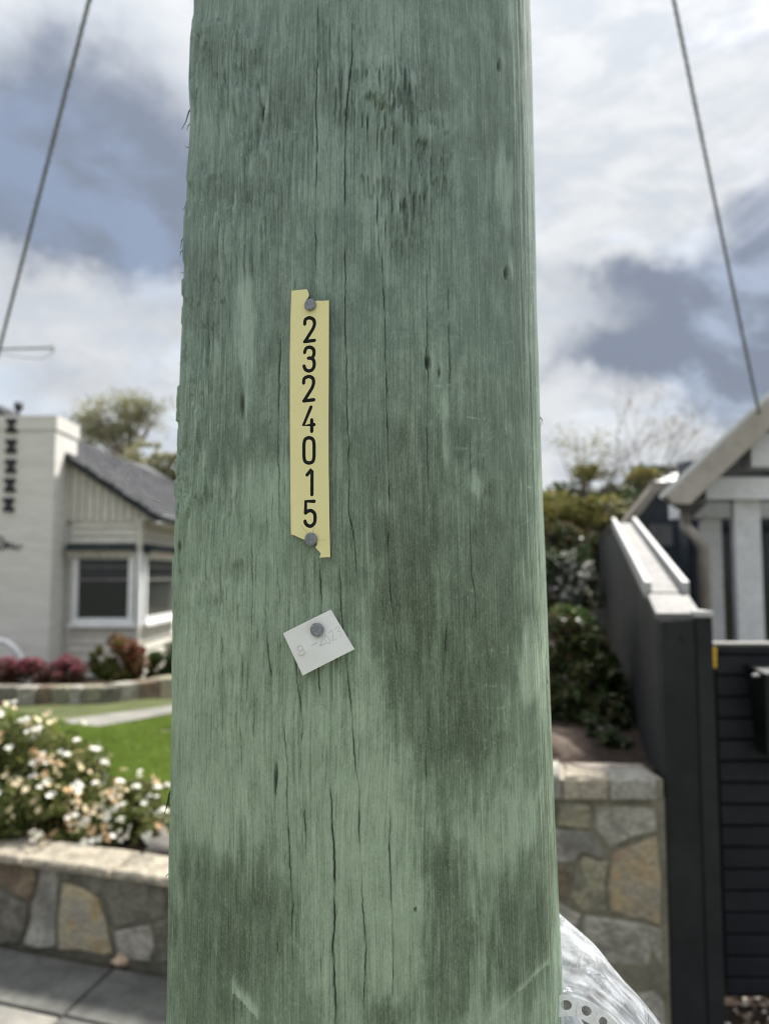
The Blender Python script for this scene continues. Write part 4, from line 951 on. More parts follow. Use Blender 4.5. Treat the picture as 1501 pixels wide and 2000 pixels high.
# grain fans out round an old branch low on the left
gx_, gy_ = (QX - 590) / 130, (QY - 1560) / 190
wob = wob + .010 * gx_ * np.exp(-(gx_ ** 2 + gy_ ** 2)) * np.sign(gy_) * np.minimum(1, np.abs(gy_))
sw = arc + wob
def g2(cx, cy, rx, ry, s=1.0, rag=.55, fr=(9, 70), sharp=1.0):
    """ragged streaky patch in picture position"""
    k = ((QX - cx) / rx) ** 2 + ((QY - cy) / ry) ** 2
    k = np.sqrt(k) + rag * (vn(QX / fr[0] + cx, QY / fr[1] + cy) - .5) * 1.4 + .35 * (fbm(QX / 45 + cy, QY / 45 + cx, 3) - .5)
    return s * ss(-k, -1.35 / sharp ** .5, -.45 * sharp)
stain = np.zeros_like(AA); pale = np.zeros_like(AA); crack = np.zeros_like(AA); brown = np.zeros_like(AA)
for q in [(890, 1120, 250, 480, .30), (870, 480, 230, 430, .16), (450, 800, 130, 170, .25), (480, 300, 150, 250, .18), (800, 1130, 85, 330, .7), (960, 1180, 95, 230, .6), (905, 1430, 90, 130, .65), (880, 1330, 130, 180, .45), (870, 1690, 50, 75, .7), (880, 1830, 55, 170, .65), (1015, 1840, 62, 150, .75), (1060, 1660, 30, 160, .45),
          (425, 1790, 110, 130, .62), (495, 1800, 80, 170, .5), (380, 1690, 40, 60, .35), (600, 1900, 50, 160, .25), (400, 1930, 110, 120, .55), (560, 1830, 40, 150, .3), (460, 880, 85, 60, .6), (400, 570, 55, 95, .5), (520, 640, 60, 120, .3), (570, 560, 80, 80, .25), (875, 865, 65, 45, .6), (960, 880, 60, 160, .35),
          (740, 900, 70, 130, .45), (700, 640, 40, 150, .3), (560, 215, 60, 70, .45), (440, 110, 60, 60, .4), (830, 190, 80, 110, .4), (990, 120, 40, 90, .35), (960, 260, 60, 100, .3), (480, 380, 110, 40, .35), (545, 430, 50, 40, .35), (640, 210, 50, 60, .3), (800, 400, 50, 60, .25), (670, 480, 60, 80, .3), (855, 1000, 40, 90, .3), (540, 1340, 16, 50, .5), (445, 1340, 20, 40, .4), (760, 1985, 50, 40, .7), (860, 1950, 40, 80, .5), (480, 1115, 60, 30, .25), (1010, 700, 30, 200, .3), (970, 480, 50, 120, .3)]:
    stain = np.maximum(stain, g2(*q)) + .25 * np.minimum(stain, g2(*q))
for q in [(790, 1090, 60, 300, .8), (940, 1300, 60, 180, .6), (470, 1790, 80, 150, .5), (1060, 1640, 20, 150, .7), (660, 950, 25, 160, .4), (590, 1120, 30, 60, .5), (600, 1560, 60, 90, .35), (560, 640, 40, 160, .35), (400, 1420, 12, 150, .4), (940, 1880, 25, 70, .3), (880, 1700, 30, 50, .4)]:
    brown = np.maximum(brown, g2(*q))
for q in [(480, 640, 18, 130, .8), (735, 400, 32, 90, .7), (740, 60, 60, 100, .35), (640, 330, 50, 120, .3), (420, 1300, 90, 260, .45), (560, 1480, 120, 150, .45), (700, 1600, 110, 190, .55), (430, 1560, 70, 100, .5), (1010, 1600, 60, 75, .55), (1040, 1310, 26, 90, .75), (985, 360, 18, 70, .7), (870, 840, 10, 60, .6), (928, 945, 14, 35, .8), (720, 1370, 40, 120, .5),
          (640, 1800, 60, 160, .4), (760, 1800, 70, 150, .45), (950, 1660, 70, 60, .4), (1060, 1000, 18, 300, .35), (490, 1150, 60, 120, .4), (590, 1240, 60, 90, .3), (850, 240, 60, 30, .35), (990, 1980, 70, 40, .4), (1000, 80, 25, 120, .3), (410, 260, 60, 80, .3), (520, 960, 70, 80, .35)]:
    pale = np.maximum(pale, g2(*q))
# scars with a hard lower edge
def edge(x0, y0, x1, y1, wdt, side):
    f = np.clip((QX - x0) / (x1 - x0), -1, 2); dl = (QY - (y0 + (y1 - y0) * f)) * side + 3 * (vn(QX / 5, QY / 9) - .5) * 2
    return ((QX > min(x0, x1)) & (QX < max(x0, x1))) * ss(dl, -1.5, 1.5) * ss(-dl, -wdt, 0)
pale = np.maximum(pale, 1.0 * edge(455, 1934, 506, 1992, 40, -1)); stain = stain * (1 - .8 * edge(455, 1934, 506, 1992, 40, -1))
pale = np.maximum(pale, .8 * edge(955, 1996, 1072, 1880, 18, -1))
h = np.zeros_like(AA)
h += .0028 * (fbm(arc * 9, ZZ * 1.6, 3, 1) - .5) + .0012 * (fbm(arc * 45, ZZ * 9, 3, 2) - .5)
gr1 = vn(sw / .0021, ZZ / .07, 11); gr2 = vn(sw / .0052, ZZ / .13, 12); gr3 = vn(sw / .0013, ZZ / .035, 13)
h += .00042 * (gr1 - .5) + .0005 * (gr2 - .5) + .00028 * (gr3 - .5)
# ridged torn grain on the left flank
lf = ss(-QX, -520, -380) * front
h += lf * (.0016 * (np.abs(vn(sw / .005, ZZ / .12, 21) - .5) * 2 - .5) + .0010 * (vn(sw / .0020, ZZ / .06, 22) - .5))
# cracks
cl = [([(621, -40), (621, 0), (620, 120), (617, 213), (621, 306), (616, 426), (617, 560)], 1.0, 1), ([(685, -40), (688, 107), (674, 240), (673, 346), (674, 500), (674, 633), (676, 740), (682, 926), (680, 1000), (691, 1053), (696, 1133), (701, 1205)], 1.1, 1), ([(668, 1240), (674, 1282), (685, 1373), (694, 1500), (702, 1542), (701, 1626), (708, 1766), (714, 1850), (711, 1920), (707, 2040)], 1.2, 1),
      ([(552, 600), (546, 740), (544, 873), (546, 1000), (550, 1060)], 1.1, .9), ([(742, 420), (744, 500), (749, 580), (753, 713), (757, 846), (760, 953), (757, 1061), (763, 1160), (771, 1240), (779, 1320), (783, 1400)], 1.0, .9), ([(833, 500), (835, 628), (835, 673), (832, 700), (836, 724), (834, 793), (833, 846), (836, 940), (842, 1000)], 1.0, .8),
      ([(873, 480), (875, 593), (878, 726), (877, 800)], 1.2, .8), ([(918, 780), (920, 940), (917, 1000), (921, 1120), (928, 1160), (930, 1260)], 1.0, .8), ([(872, 1210), (870, 1290)], 1.3, .9), ([(624, 1080), (628, 1173), (624, 1240), (621, 1309), (625, 1365), (626, 1400)], 1.3, 1), ([(570, 1140), (572, 1170), (576, 1218), (578, 1290), (581, 1328), (586, 1373), (592, 1413), (588, 1490), (586, 1520)], 1.2, 1),
      ([(662, 1100), (664, 1128), (666, 1192), (672, 1260)], 1.1, .9), ([(518, 1180), (522, 1234), (525, 1277), (530, 1320), (544, 1354)], 1.4, .9), ([(488, 950), (490, 1000), (493, 1107), (493, 1186), (494, 1266)], 1.1, .8), ([(473, 1250), (474, 1266), (476, 1345)], 1.2, .8), ([(437, 1230), (437, 1330)], 1.2, .8), ([(352, 950), (352, 1000), (354, 1050), (353, 1080), (355, 1160)], 2.6, 1), ([(549, 1386), (557, 1453), (562, 1500), (560, 1553), (565, 1633), (568, 1726), (573, 1766), (570, 1793), (572, 1860), (574, 1910)], 1.5, 1),
      ([(645, 1500), (645, 1527), (648, 1593), (652, 1686), (654, 1793), (650, 1846), (653, 1900), (656, 2040)], 2.0, 1.2), ([(592, 1540), (597, 1633), (600, 1700)], 1.6, .9), ([(535, 1480), (536, 1500), (538, 1553), (538, 1610)], 2.4, 1), ([(457, 1900), (458, 2040)], 1.2, .8), ([(762, 1560), (762, 1595), (760, 1645), (764, 1752), (767, 1836), (767, 1985)], 1.2, .9), ([(832, 1450), (832, 1584), (828, 1645)], 1.1, .8), ([(916, 1820), (914, 1985)], 1.0, .7), ([(407, 110), (412, 90), (408, 60)], 3, .9), ([(404, 95), (407, 125), (400, 135)], 3.5, .9), ([(735, 330), (737, 420), (741, 520)], 1.2, .9), ([(716, 200), (716, 300)], 1, .8), ([(862, 270), (862, 400), (860, 410)], 1.2, .9), ([(812, 100), (822, 150)], 1, .7), ([(340, 1060), (352, 1110)], 4, .7)]
for _ in range(520):
    if RNG.random() < .5: x = RNG.uniform(335, 620); y = RNG.uniform(0, 2000)
    else: x = RNG.uniform(335, 1080); y = RNG.uniform(0, 2000)
    L = RNG.uniform(15, 110); k = RNG.uniform(.3, .8) * (1.0 if x < 720 else .6)
    cl.append(([(x, y), (x + RNG.normal() * 3, y + L / 2), (x + RNG.normal() * 4, y + L)], RNG.uniform(.55, 1.0), k * .6))
cz = (zz_ > 1.2) & (zz_ < 2.14)
i0, i1 = np.where(cz)[0][[0, -1]]
sub = slice(i0, i1 + 1); qx = QX[sub, :1080]; qy = QY[sub, :1080]; cs = np.zeros_like(qx); hs = np.zeros_like(qx)
rowy = qy[:, 540]
for pl, wdt, k in cl:
    ys_ = np.array([p[1] for p in pl], float); xs_ = np.array([p[0] for p in pl], float); o_ = np.argsort(ys_); ys_ = ys_[o_]; xs_ = xs_[o_]
    lo, hi = ys_[0], ys_[-1]
    r = np.where((rowy > lo - 60) & (rowy < hi + 60))[0]
    if len(r) == 0: continue
    cmin = np.searchsorted(qx[r[len(r) // 2]], xs_.min() - 30); cmax = np.searchsorted(qx[r[len(r) // 2]], xs_.max() + 30)
    if cmax <= cmin: continue
    bx_ = qx[r[0]:r[-1] + 1, cmin:cmax]; by_ = qy[r[0]:r[-1] + 1, cmin:cmax]
    cx_ = np.interp(by_, ys_, xs_) + 1.6 * (vn(by_ / 7, by_ * 0 + xs_[0], 31) - .5) + 2.2 * (vn(by_ / 28, by_ * 0 + xs_[0], 32) - .5)
    tp = ss(by_, lo - 2, lo + 25 + .12 * (hi - lo)) * ss(-by_, -hi - 2, -hi + 25 + .12 * (hi - lo))
    ww = wdt * (.55 + .9 * vn(by_ / 22, by_ * 0 + xs_[0], 33)) * (.4 + .6 * tp) * .74
    gg = np.exp(-((bx_ - cx_) / ww) ** 2) * tp * k * (.30 + .70 * ss(vn(by_ / 34, by_ * 0 + xs_[0] + 9, 35), .22, .58))
    v_ = cs[r[0]:r[-1] + 1, cmin:cmax]; np.maximum(v_, gg, out=v_)
    # one lip of the check stands a little proud
    lip = np.exp(-((bx_ - cx_ + 3.2) / 2.4) ** 2) * tp * k * .0005
    hs[r[0]:r[-1] + 1, cmin:cmax] += lip
crack[sub, :1080] = np.clip(cs, 0, 1); h[sub, :1080] += hs - .0026 * cs
# torn flakes : a thin layer with ragged lower edges
n1 = .55 * fbm(QX / 34, QY / 60, 3, 41) + .45 * vn(QX / 3.8, QY / 42, 42)
for (cx, cy, rx, ry, am) in [(735, 190, 85, 75, .0016), (790, 310, 90, 130, .0016), (790, 430, 45, 70, .0012), (430, 120, 85, 90, .0014), (400, 480, 55, 170, .0013), (500, 240, 60, 80, .0010), (480, 460, 60, 70, .0009), (560, 330, 90, 90, .0007), (690, 40, 60, 60, .0008), (410, 1080, 80, 130, .0010), (440, 1300, 90, 130, .0006), (940, 950, 22, 60, .0009), (370, 850, 30, 200, .0014), (375, 1600, 12, 80, .0008)]:
    kk = np.exp(-(((QX - cx) / rx) ** 2 + ((QY - cy) / ry) ** 2))
    lay = ss(n1 - (.56 - .22 * kk), 0, .018) * ss(kk, .15, .5); h += 1.25 * am * lay
    pale = np.maximum(pale, .28 * ss(kk, .3, .9) * (1 - lay))
# long torn hollow below a ragged lip, right of centre near the top
hol = ((QX > 708) & (QX < 757)) * ss(QY - 195 - 9 * np.sin(QX / 9) - 12 * (vn(QX / 3.5, QX * 0, 44) - .5), 0, 3) * ss(-QY, -480, -330) * ss(QX, 708, 716) * ss(-QX, -757, -750)
h -= .0034 * hol; pale = np.maximum(pale, .55 * hol)
hol2 = ss(QX, 806, 812) * ss(-QX, -834, -829) * ss(QY - 275 - 14 * (vn(QX / 3.5, QX * 0, 45) - .5), 0, 3) * ss(-QY, -350, -290); h -= .0026 * hol2
rgh = np.zeros_like(AA)
for (cx, cy, rx, ry) in [(430, 120, 90, 130), (480, 420, 120, 120), (740, 140, 110, 110), (790, 380, 90, 150), (560, 300, 110, 130), (640, 120, 90, 130), (420, 1150, 80, 190), (470, 1420, 110, 160), (400, 800, 50, 260), (620, 1420, 90, 200)]:
    rgh = np.maximum(rgh, np.exp(-(((QX - cx) / rx) ** 2 + ((QY - cy) / ry) ** 2)))
fl1 = vn(sw / .0014, ZZ / .026, 51); fl2 = vn(sw / .0012, ZZ / .008, 52)
h += rgh * front * (.0007 * ss(fl1, .60, .66) - .0008 * ss(-fl1, -.32, -.26) + .0004 * (fl2 - .5))
crack = np.maximum(crack,   .30 * rgh * ss(-fl1, -.26, -.19)); pale = np.maximum(pale, .45 * rgh * ss(fl1, .66, .8))
# knot holes
for (cx, cy, rx, ry, dp) in [(836, 708, 5, 13, .004), (514, 222, 4, 14, .004), (975, 128, 3.5, 11, .003), (989, 534, 4, 12, .003), (474, 792, 5, 24, .001), (858, 728, 2, 9, .003), (540, 1510, 3, 22, .002), (811, 1778, 3, 4, .002)]:
    k = np.exp(-(((QX - cx) / rx) ** 2 + ((QY - cy) / ry) ** 2) ** 1.5); h -= dp * k; crack = np.maximum(crack, .9 * k)
    h += .0007 * np.exp(-(((QX - cx - rx * 2) / (rx * 1.3)) ** 2 + ((QY - cy) / (ry * 1.7)) ** 2)); pale = np.maximum(pale, .6 * np.exp(-(((QX - cx - rx * 1.8) / (rx * 1.5)) ** 2 + ((QY - cy + ry * .8) / (ry * 2.3)) ** 2)))
# thin pale scratches
for _ in range(90):
    x = RNG.uniform(350, 1060); y = RNG.uniform(0, 2000); L = RNG.uniform(8, 40); an_ = RNG.choice([RNG.normal() * .12, RNG.normal() * .3 - .75, 1.5 + RNG.normal() * .1])
    if RNG.random() < .4: x = RNG.uniform(820, 1050); y = RNG.uniform(550, 1500)
    m_ = (np.abs(QX - x) < 45) & (np.abs(QY - y) < 45) & front
    dx = QX[m_] - x; dy = QY[m_] - y; u = dx * math.cos(an_) + dy * math.sin(an_); v = -dx * math.sin(an_) + dy * math.cos(an_) + .004 * u * u
    pale[m_] = np.maximum(pale[m_], RNG.uniform(.5, 1.0) * np.exp(-(v / 1.0) ** 2) * (np.abs(u) < L / 2) * (.3 + .7 * vn(u / 4, u * 0 + x)))
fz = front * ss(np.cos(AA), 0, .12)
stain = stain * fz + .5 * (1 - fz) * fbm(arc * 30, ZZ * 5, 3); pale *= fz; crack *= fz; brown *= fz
h[~cz, :] = 0
R2 = R_ + h
X = PX + LEAN + R2 * np.sin(AA); Y = PY - R2 * np.cos(AA)
V = np.stack([X, Y, ZZ], -1).reshape(-1, 3)
jj, ii = np.meshgrid(np.arange(NA), np.arange(NZ - 1)); j2 = (jj + 1) % NA
Q = np.stack([ii * NA + jj, ii * NA + j2, (ii + 1) * NA + j2, (ii + 1) * NA + jj], -1).reshape(-1, 4)
uv = np.stack([sw, ZZ, arc], -1).reshape(-1, 3)

m, t = new_mat('treated_pole_wood'); M['pole'] = m
uvn = t.n('ShaderNodeAttribute', attribute_name='wuv').outputs['Vector']
sp = t.n('ShaderNodeSeparateXYZ'); t.l(uvn, sp.inputs[0])
cb = t.n('ShaderNodeCombineXYZ'); t.l(sp.outputs[0], cb.inputs[0]); t.l(sp.outputs[1], cb.inputs[1]); g_uv = cb.outputs[0]
s1 = t.noise(t.scalev(g_uv, (300, 26, 1)), 1, 6, .66).outputs[0]          # streaks
s2 = t.noise(t.scalev(g_uv, (720, 9, 1)), 1, 4, .65, .1).outputs[0]     # single fibres
s3 = t.noise(t.scalev(g_uv, (100, 16, 1)), 1, 6, .64, .7).outputs[0]      # soft bands
mo = t.noise(t.scalev(g_uv, (62, 42, 1)), 1, 7, .7, .5).outputs[0]      # mottling
spk = t.noise(t.scalev(g_uv, (620, 300, 1)), 1, 3, .6).outputs[0]        # specks
fine = t.noise(t.scalev(g_uv, (1050, 13, 1)), 1, 4, .7).outputs[0]
stn, pal, crk, brn = t.attr('stain'), t.attr('pale'), t.attr('crack'), t.attr('brown')
sky_tint = t.sstep(sp.outputs[1], 1.45, 1.95)  # bluer towards the top: sky reflection painted into the wood colour
mid = t.mix(sky_tint, (.238, .322, .232), (.208, .285, .256))
palec = t.mix(sky_tint, (.45, .565, .435), (.395, .50, .45))
darkc = t.mix(sky_tint, (.078, .106, .068), (.105, .143, .128))
c0 = lambda x, k: t.m('MULTIPLY', t.m('SUBTRACT', x, .5), k)
fib = t.m('ADD', c0(s2, .75), t.m('ADD', c0(fine, 1.7), c0(s1, .45)))
fac = t.m('ADD', t.m('ADD', fib, c0(s3, .8)), t.m('ADD', c0(mo, 1.25), t.m('MULTIPLY', pal, .85)))
col = t.mix(t.m('ADD', fac, .17, clamp=True), mid, palec)
sf = t.m('ADD', t.m('MULTIPLY', stn, .9), t.m('ADD', t.m('MULTIPLY', fib, -.5), t.m('ADD', c0(mo, -.9), c0(s3, -.8))))
sf = t.m('SUBTRACT', sf, t.m('MULTIPLY', pal, .5))
col = t.mix(t.m('MULTIPLY', t.m('ADD', sf, .06, clamp=True), .95), col, darkc)
bf = t.m('MULTIPLY', t.m('MULTIPLY', brn, t.sstep(fib, .35, -.45)), .5)
col = t.mix(bf, col, (.112, .112, .072))
grit = t.noise(t.scalev(g_uv, (1090, 395, 1)), 1, 3, .65, 1.4).outputs[0]
fac2 = c0(grit, 2.2)
col = t.mix(t.m('MULTIPLY', t.m('MAXIMUM', fac2, 0.), .8, clamp=True), col, palec)
col = t.mix(t.m('MULTIPLY', t.m('MAXIMUM', t.m('MULTIPLY', fac2, -1.), 0.), .75, clamp=True), col, darkc)
lin = t.noise(t.scalev(g_uv, (820, 6, 1)), 1, 3, .6, .1).outputs[0]
col = t.mix(t.m('MULTIPLY', t.sstep(lin, .62, .72), .45), col, (.075, .095, .07))
col = t.mix(t.m('MULTIPLY', t.sstep(lin, .37, .27), .30), col, palec)
col = t.mix(t.m('MULTIPLY', t.sstep(spk, .64, .74), .40), col, palec)
col = t.mix(t.m('MULTIPLY', t.sstep(spk, .33, .24), .40), col, (.05, .06, .045))
col = t.mix(t.m('MULTIPLY', t.sstep(t.m('ADD', t.m('MULTIPLY', s2, .6), t.m('MULTIPLY', fine, .4)), .40, .27), .6), col, (.055, .07, .052))
col = t.mix(t.m('MULTIPLY', crk, .90, clamp=True), col, (.022, .024, .02))
p = t.n('ShaderNodeBsdfPrincipled'); t.l(col, p.inputs['Base Color']); p.inputs['Roughness'].default_value = .82; p.inputs['Specular IOR Level'].default_value = .22
bp = t.n('ShaderNodeBump'); bp.inputs['Strength'].default_value = 1.0; bp.inputs['Distance'].default_value = .0017
t.l(t.m('ADD', t.m('ADD', t.m('MULTIPLY', s1, .4), t.m('MULTIPLY', s2, .5)), t.m('ADD', t.m('MULTIPLY', spk, .25), t.m('MULTIPLY', fine, .7))), bp.inputs['Height']); t.l(bp.outputs[0], p.inputs['Normal'])
o = t.n('ShaderNodeOutputMaterial'); t.l(p.outputs[0], o.inputs[0])

pole = thing('utility_pole', 'large green weathered timber utility pole with number tag, close in front', 'utility pole', (PX, PY, 0))
np_mesh('shaft', V, Q, M['pole'], pole, {'stain': stain, 'pale': pale, 'crack': crack, 'brown': brown}, uv)
# splinters standing off the flanks
M['splinter'] = surf('torn_fibre', (.04, .045, .038), (.10, .13, .10), 60, .9, .3)
spl = [([(375, 195), (369, 218), (363, 238), (355, 253)], 2.0), ([(371, 232), (367, 246), (365, 256)], 1.4), ([(336, 1520), (331, 1550), (325, 1578), (321, 1590)], 2.4), ([(333, 1535), (330, 1562), (328, 1580)], 1.3), ([(371, 290), (364, 288), (361, 283)], 1.2),
       ([(358, 480), (353, 492), (352, 500)], 1.6), ([(357, 540), (353, 532)], 1.2), ([(1057, 806), (1058, 820), (1056, 832)], 1.4), ([(329, 1700), (325, 1710), (324, 1716)], 1.2), ([(328, 1745), (324, 1756)], 1.2), ([(326, 1815), (322, 1834), (321, 1842)], 1.3), ([(378, 30), (374, 40)], 1.4), ([(376, 60), (373, 66)], 1.2), ([(345, 1075), (341, 1090), (340, 1100)], 1.4), ([(354, 770), (350, 790)], 1.2), ([(349, 905), (346, 925)], 1.2), ([(1044, 500), (1046, 515)], 1.2), ([(1034, 132), (1036, 142), (1034, 150)], 2.4), ([(362, 395), (357, 410)], 1.6), ([(359, 450), (355, 470), (353, 486)], 1.6), ([(352, 700), (349, 712)], 1.2), ([(338, 1290), (335, 1304)], 1.2)]
spY = PY - .035
for pl, r in spl:
    mb = MB(); n_ = len(pl); rad = [r * spY / F * (1 - .8 * i / (n_ - 1)) for i in range(n_)]
    P = [pt(x, y, spY) for x, y in pl]; P[0] = P[0] + Vector((.006 if pl[0][0] < 700 else -.006, 0, .002)); mb.tube(P, rad, 6, caps=False); mb.build('splinter', M['splinter'], pole)

# ------------------------------------------------------------------ number tag
def pole_front(px, py):
    r = ray(px, py); c = Vector((0, 0, CZ)); ox, oy = c.x - PX, c.y - PY
    Rr = float(Rz(np.array(1.6)))
    for _ in range(4):
        a_ = r.x ** 2 + r.y ** 2; b_ = ox * r.x + oy * r.y; cc_ = ox * ox + oy * oy - Rr * Rr
        t_ = (-b_ - math.sqrt(b_ * b_ - a_ * cc_)) / a_; P = c + r * t_; Rr = float(Rz(np.array(P.z)))
    n = Vector((P.x - PX, P.y - PY, 0)).normalized(); return P, n
Pn, nn = pole_front(605, 828)
p0 = Pn + nn * .0046; nn = (nn + Vector((-.13, 0, 0))).normalized()
M['tag_face'] = surf('yellow_laminate', (.79, .725, .37), (.82, .75, .40), 40, .42, .03, 400, spec=.4, bdist=.0003, contrast=(.1, .9), dirt=.06)
M['tag_core'] = surf('black_laminate', (.008, .010, .012), (.013, .015, .017), 200, .6, .05, spec=.12)
ta = thing('number_tag', 'long narrow yellow tag with black engraved number 2324015 and broken ends', 'number tag', tuple(Pn))
outl = [(569, 568), (584, 566), (599, 565), (601, 568), (603, 574), (602.4, 580), (597, 587), (598, 596), (606, 601), (613, 596), (617, 587), (630, 587.5), (642, 586.6), (641.8, 700), (641.4, 820), (641.6, 920), (642.4, 980), (644.4, 1088), (634, 1088.6), (623.6, 1089), (626.4, 1081), (621, 1075), (615.6, 1069.4), (619, 1063), (617, 1050), (606, 1046), (598, 1055), (594, 1054), (584, 1050), (576, 1046), (568, 1043.6), (567, 950), (566, 820), (566, 690), (567.3, 620)]
def pl_(pts, plane, n, off=0): return [onplane(x, y, plane, n) + n * off for x, y in pts]
mb = MB(); mb.prism(pl_(outl, p0, nn, -.0016), nn * .00125); mb.build('core', M['tag_core'], ta)
mb = MB(); mb.prism(pl_(outl, p0, nn, -.00034), nn * .00034); mb.build('face', M['tag_face'], ta)
def Z7(l): return [(500 + x / 5, 520 + y / 5) for x, y in l]
def Z8(l): return [(500 + x / 5, 950 + y / 5) for x, y in l]
def smooth(pts, closed=False, k=5):
    P = [np.array(p, float) for p in pts]; out = []; n = len(P)
    for i in range(n if closed else n - 1):
        p0_, p1, p2, p3 = (P[(i - 1) % n], P[i], P[(i + 1) % n], P[(i + 2) % n]) if closed else (P[max(i - 1, 0)], P[i], P[i + 1], P[min(i + 2, n - 1)])
        for j in range(k):
            t_ = j / k; out.append(tuple(.5 * ((2 * p1) + (-p0_ + p2) * t_ + (2 * p0_ - 5 * p1 + 4 * p2 - p3) * t_ ** 2 + (-p0_ + 3 * p1 - 3 * p2 + p3) * t_ ** 3)))
    if not closed: out.append(tuple(P[-1]))
    return out
two = [(475, 565), (480, 525), (505, 506), (535, 506), (563, 525), (570, 565), (557, 608)]
dig = [[(smooth(Z7(two)) + Z7([(478, 735), (474, 736)]), False), (Z7([(474, 736), (570, 724)]), False)],
       [(smooth(Z7([(474, 842), (488, 803), (522, 790), (557, 808), (566, 850), (548, 893), (510, 897)])), False), (smooth(Z7([(540, 894), (564, 925), (566, 975), (545, 1012), (510, 1022), (480, 1005), (468, 975)])), False)],
       [(smooth(Z7([(464, 1140), (470, 1098), (500, 1080), (528, 1079), (555, 1098), (561, 1142), (547, 1188)])) + Z7([(470, 1312), (466, 1315)]), False), (Z7([(466, 1315), (563, 1304)]), False)],
       [(Z7([(536, 1375), (462, 1554), (566, 1546)]), False), (Z7([(543, 1500), (543, 1612)]), False)],
       [(smooth(Z7([(468, 1735), (480, 1690), (517, 1675), (553, 1690), (565, 1735), (566, 1800), (565, 1862), (553, 1906), (517, 1921), (480, 1906), (468, 1862), (467, 1800)]), True), True)],
       [([(599.5, 927.5), (608, 917), (609.2, 920), (609, 966)], False)],
       [(Z8([(567, 145), (485, 146), (482, 258)]) , False), (smooth(Z8([(482, 260), (510, 240), (540, 238), (570, 265), (576, 315), (566, 362), (535, 387), (505, 382), (483, 360), (478, 340)])), False)]]
for ch_ in dig:
    mb = MB()
    for pts, clo in ch_:
        mb.tube(pl_(pts, p0, nn, .00003), 3.55 * Pn.y / F, 10, not clo, (nn, .12), 0, clo)
    mb.build('digit', M['tag_core'], ta)
# hairline cracks of the brittle plastic
M['hair'] = surf('tag_crack', (.30, .23, .07), (.36, .28, .09), 50, .7, 0)
for l in ([(440, 380), (470, 420), (500, 450)], [(565, 400), (558, 425), (552, 450)], [(610, 522), (650, 524), (690, 522)]):
    mb = MB(); mb.tube(pl_(Z8(l), p0, nn, .00002), .32 * Pn.y / F, 5, True, (nn, .3)); mb.build('hairline_crack', M['hair'], ta)

# nails
M['nail'] = surf('galvanised_nail', (.16, .175, .20), (.30, .32, .35), 700, .55, .5, 1500, spec=.5, metal=.35, bdist=.0004)
def nail(px, py, rpx, lab, P0, n, gap, tilt=(0, 0)):
    c = onplane(px, py, P0, n); r = rpx * c.y / F
    ax = (n + Vector((tilt[0], 0, tilt[1]))).normalized()
    root = thing('nail', lab, 'nail', tuple(c), 'galvanised nails in the pole')
    mb = MB(); e1 = ax.cross(Vector((0, 0, 1))).normalized(); e2 = e1.cross(ax); N = 36
    prof_ = [(0, gap + .0015), (.75, gap + .0015), (.93, gap + .0013), (1, gap + .0008), (.99, gap + .0001), (.9, gap)]
    vs = []; fs = []
    for k, (q, hh) in enumerate(prof_[1:]):
        for j in range(N):
            a = 2 * math.pi * j / N; wv = 1 + .015 * math.sin(3 * a + px) + .01 * math.sin(7 * a)
            vs.append(c + ax * hh + (e1 * math.cos(a) + e2 * math.sin(a)) * r * q * wv)
    for k in range(len(prof_) - 2):
        for j in range(N): fs.append((k * N + j, k * N + (j + 1) % N, (k + 1) * N + (j + 1) % N, (k + 1) * N + j))
    fs.append(tuple(range(N))); fs.append(tuple((len(prof_) - 2) * N + j for j in range(N)))
    mb.add(vs, fs, 0, False); mb.build('head', M['nail'], root)
    mb = MB(); mb.tube([c + ax * (gap + .0001), c - ax * .012], r * .36, 10, False); mb.build('shank', M['nail'], root)
nail(606.4, 596.6, 12.4, 'grey nail head through the broken top end of the yellow tag', p0, nn, .0006, (.05, .05))
nail(608.4, 1053, 13.2, 'grey rough nail head through the broken bottom end of the yellow tag', p0, nn, .0006, (-.04, -.06))

# ------------------------------------------------------------------ white date tag
Pw, nw = pole_front(622, 1256)
nw = (nw + Vector((0, 0, .10))).normalized()
pw = Pw + nw * .0042
M['white_tag'] = surf('white_aluminium', (.72, .73, .73), (.76, .77, .77), 40, .42, .08, 300, spec=.5, metal=.05, bdist=.0003, dirt=.06)
M['tag_edge'] = surf('bare_edge', (.33, .34, .35), (.42, .43, .44), 80, .5, .1)
wt = thing('date_tag', 'small tilted white metal tag stamped 9 -2023, nailed below the yellow tag', 'date tag', tuple(Pw))
cr = [onplane(x, y, pw, nw) for x, y in ((552.5, 1237), (646, 1190.5), (692, 1268), (591, 1319.5))]
NG = 24; gv = []; gi = lambda i, j: i * (NG + 1) + j
for i in range(NG + 1):
    for j in range(NG + 1):
        a, b = i / NG, j / NG; p = (cr[0] * (1 - a) + cr[1] * a) * (1 - b) + (cr[3] * (1 - a) + cr[2] * a) * b
        bend = .0009 * math.cos((a - .5) * math.pi) - .0012 * math.exp(-((a - .52) ** 2 + (b - .28) ** 2) / .03) + .0006 * math.exp(-((a - .2) ** 2 + (b - .55) ** 2) / .006)
        gv.append(p + nw * bend)
def wtp(px, py):
    """point on the bent tag surface"""
    q = onplane(px, py, pw, nw); a = (q - cr[0]).dot(cr[1] - cr[0]) / (cr[1] - cr[0]).length_squared; b = (q - cr[0]).dot(cr[3] - cr[0]) / (cr[3] - cr[0]).length_squared
    return q + nw * (.0009 * math.cos((a - .5) * math.pi) - .0012 * math.exp(-((a - .52) ** 2 + (b - .28) ** 2) / .03) + .0006 * math.exp(-((a - .2) ** 2 + (b - .55) ** 2) / .006))
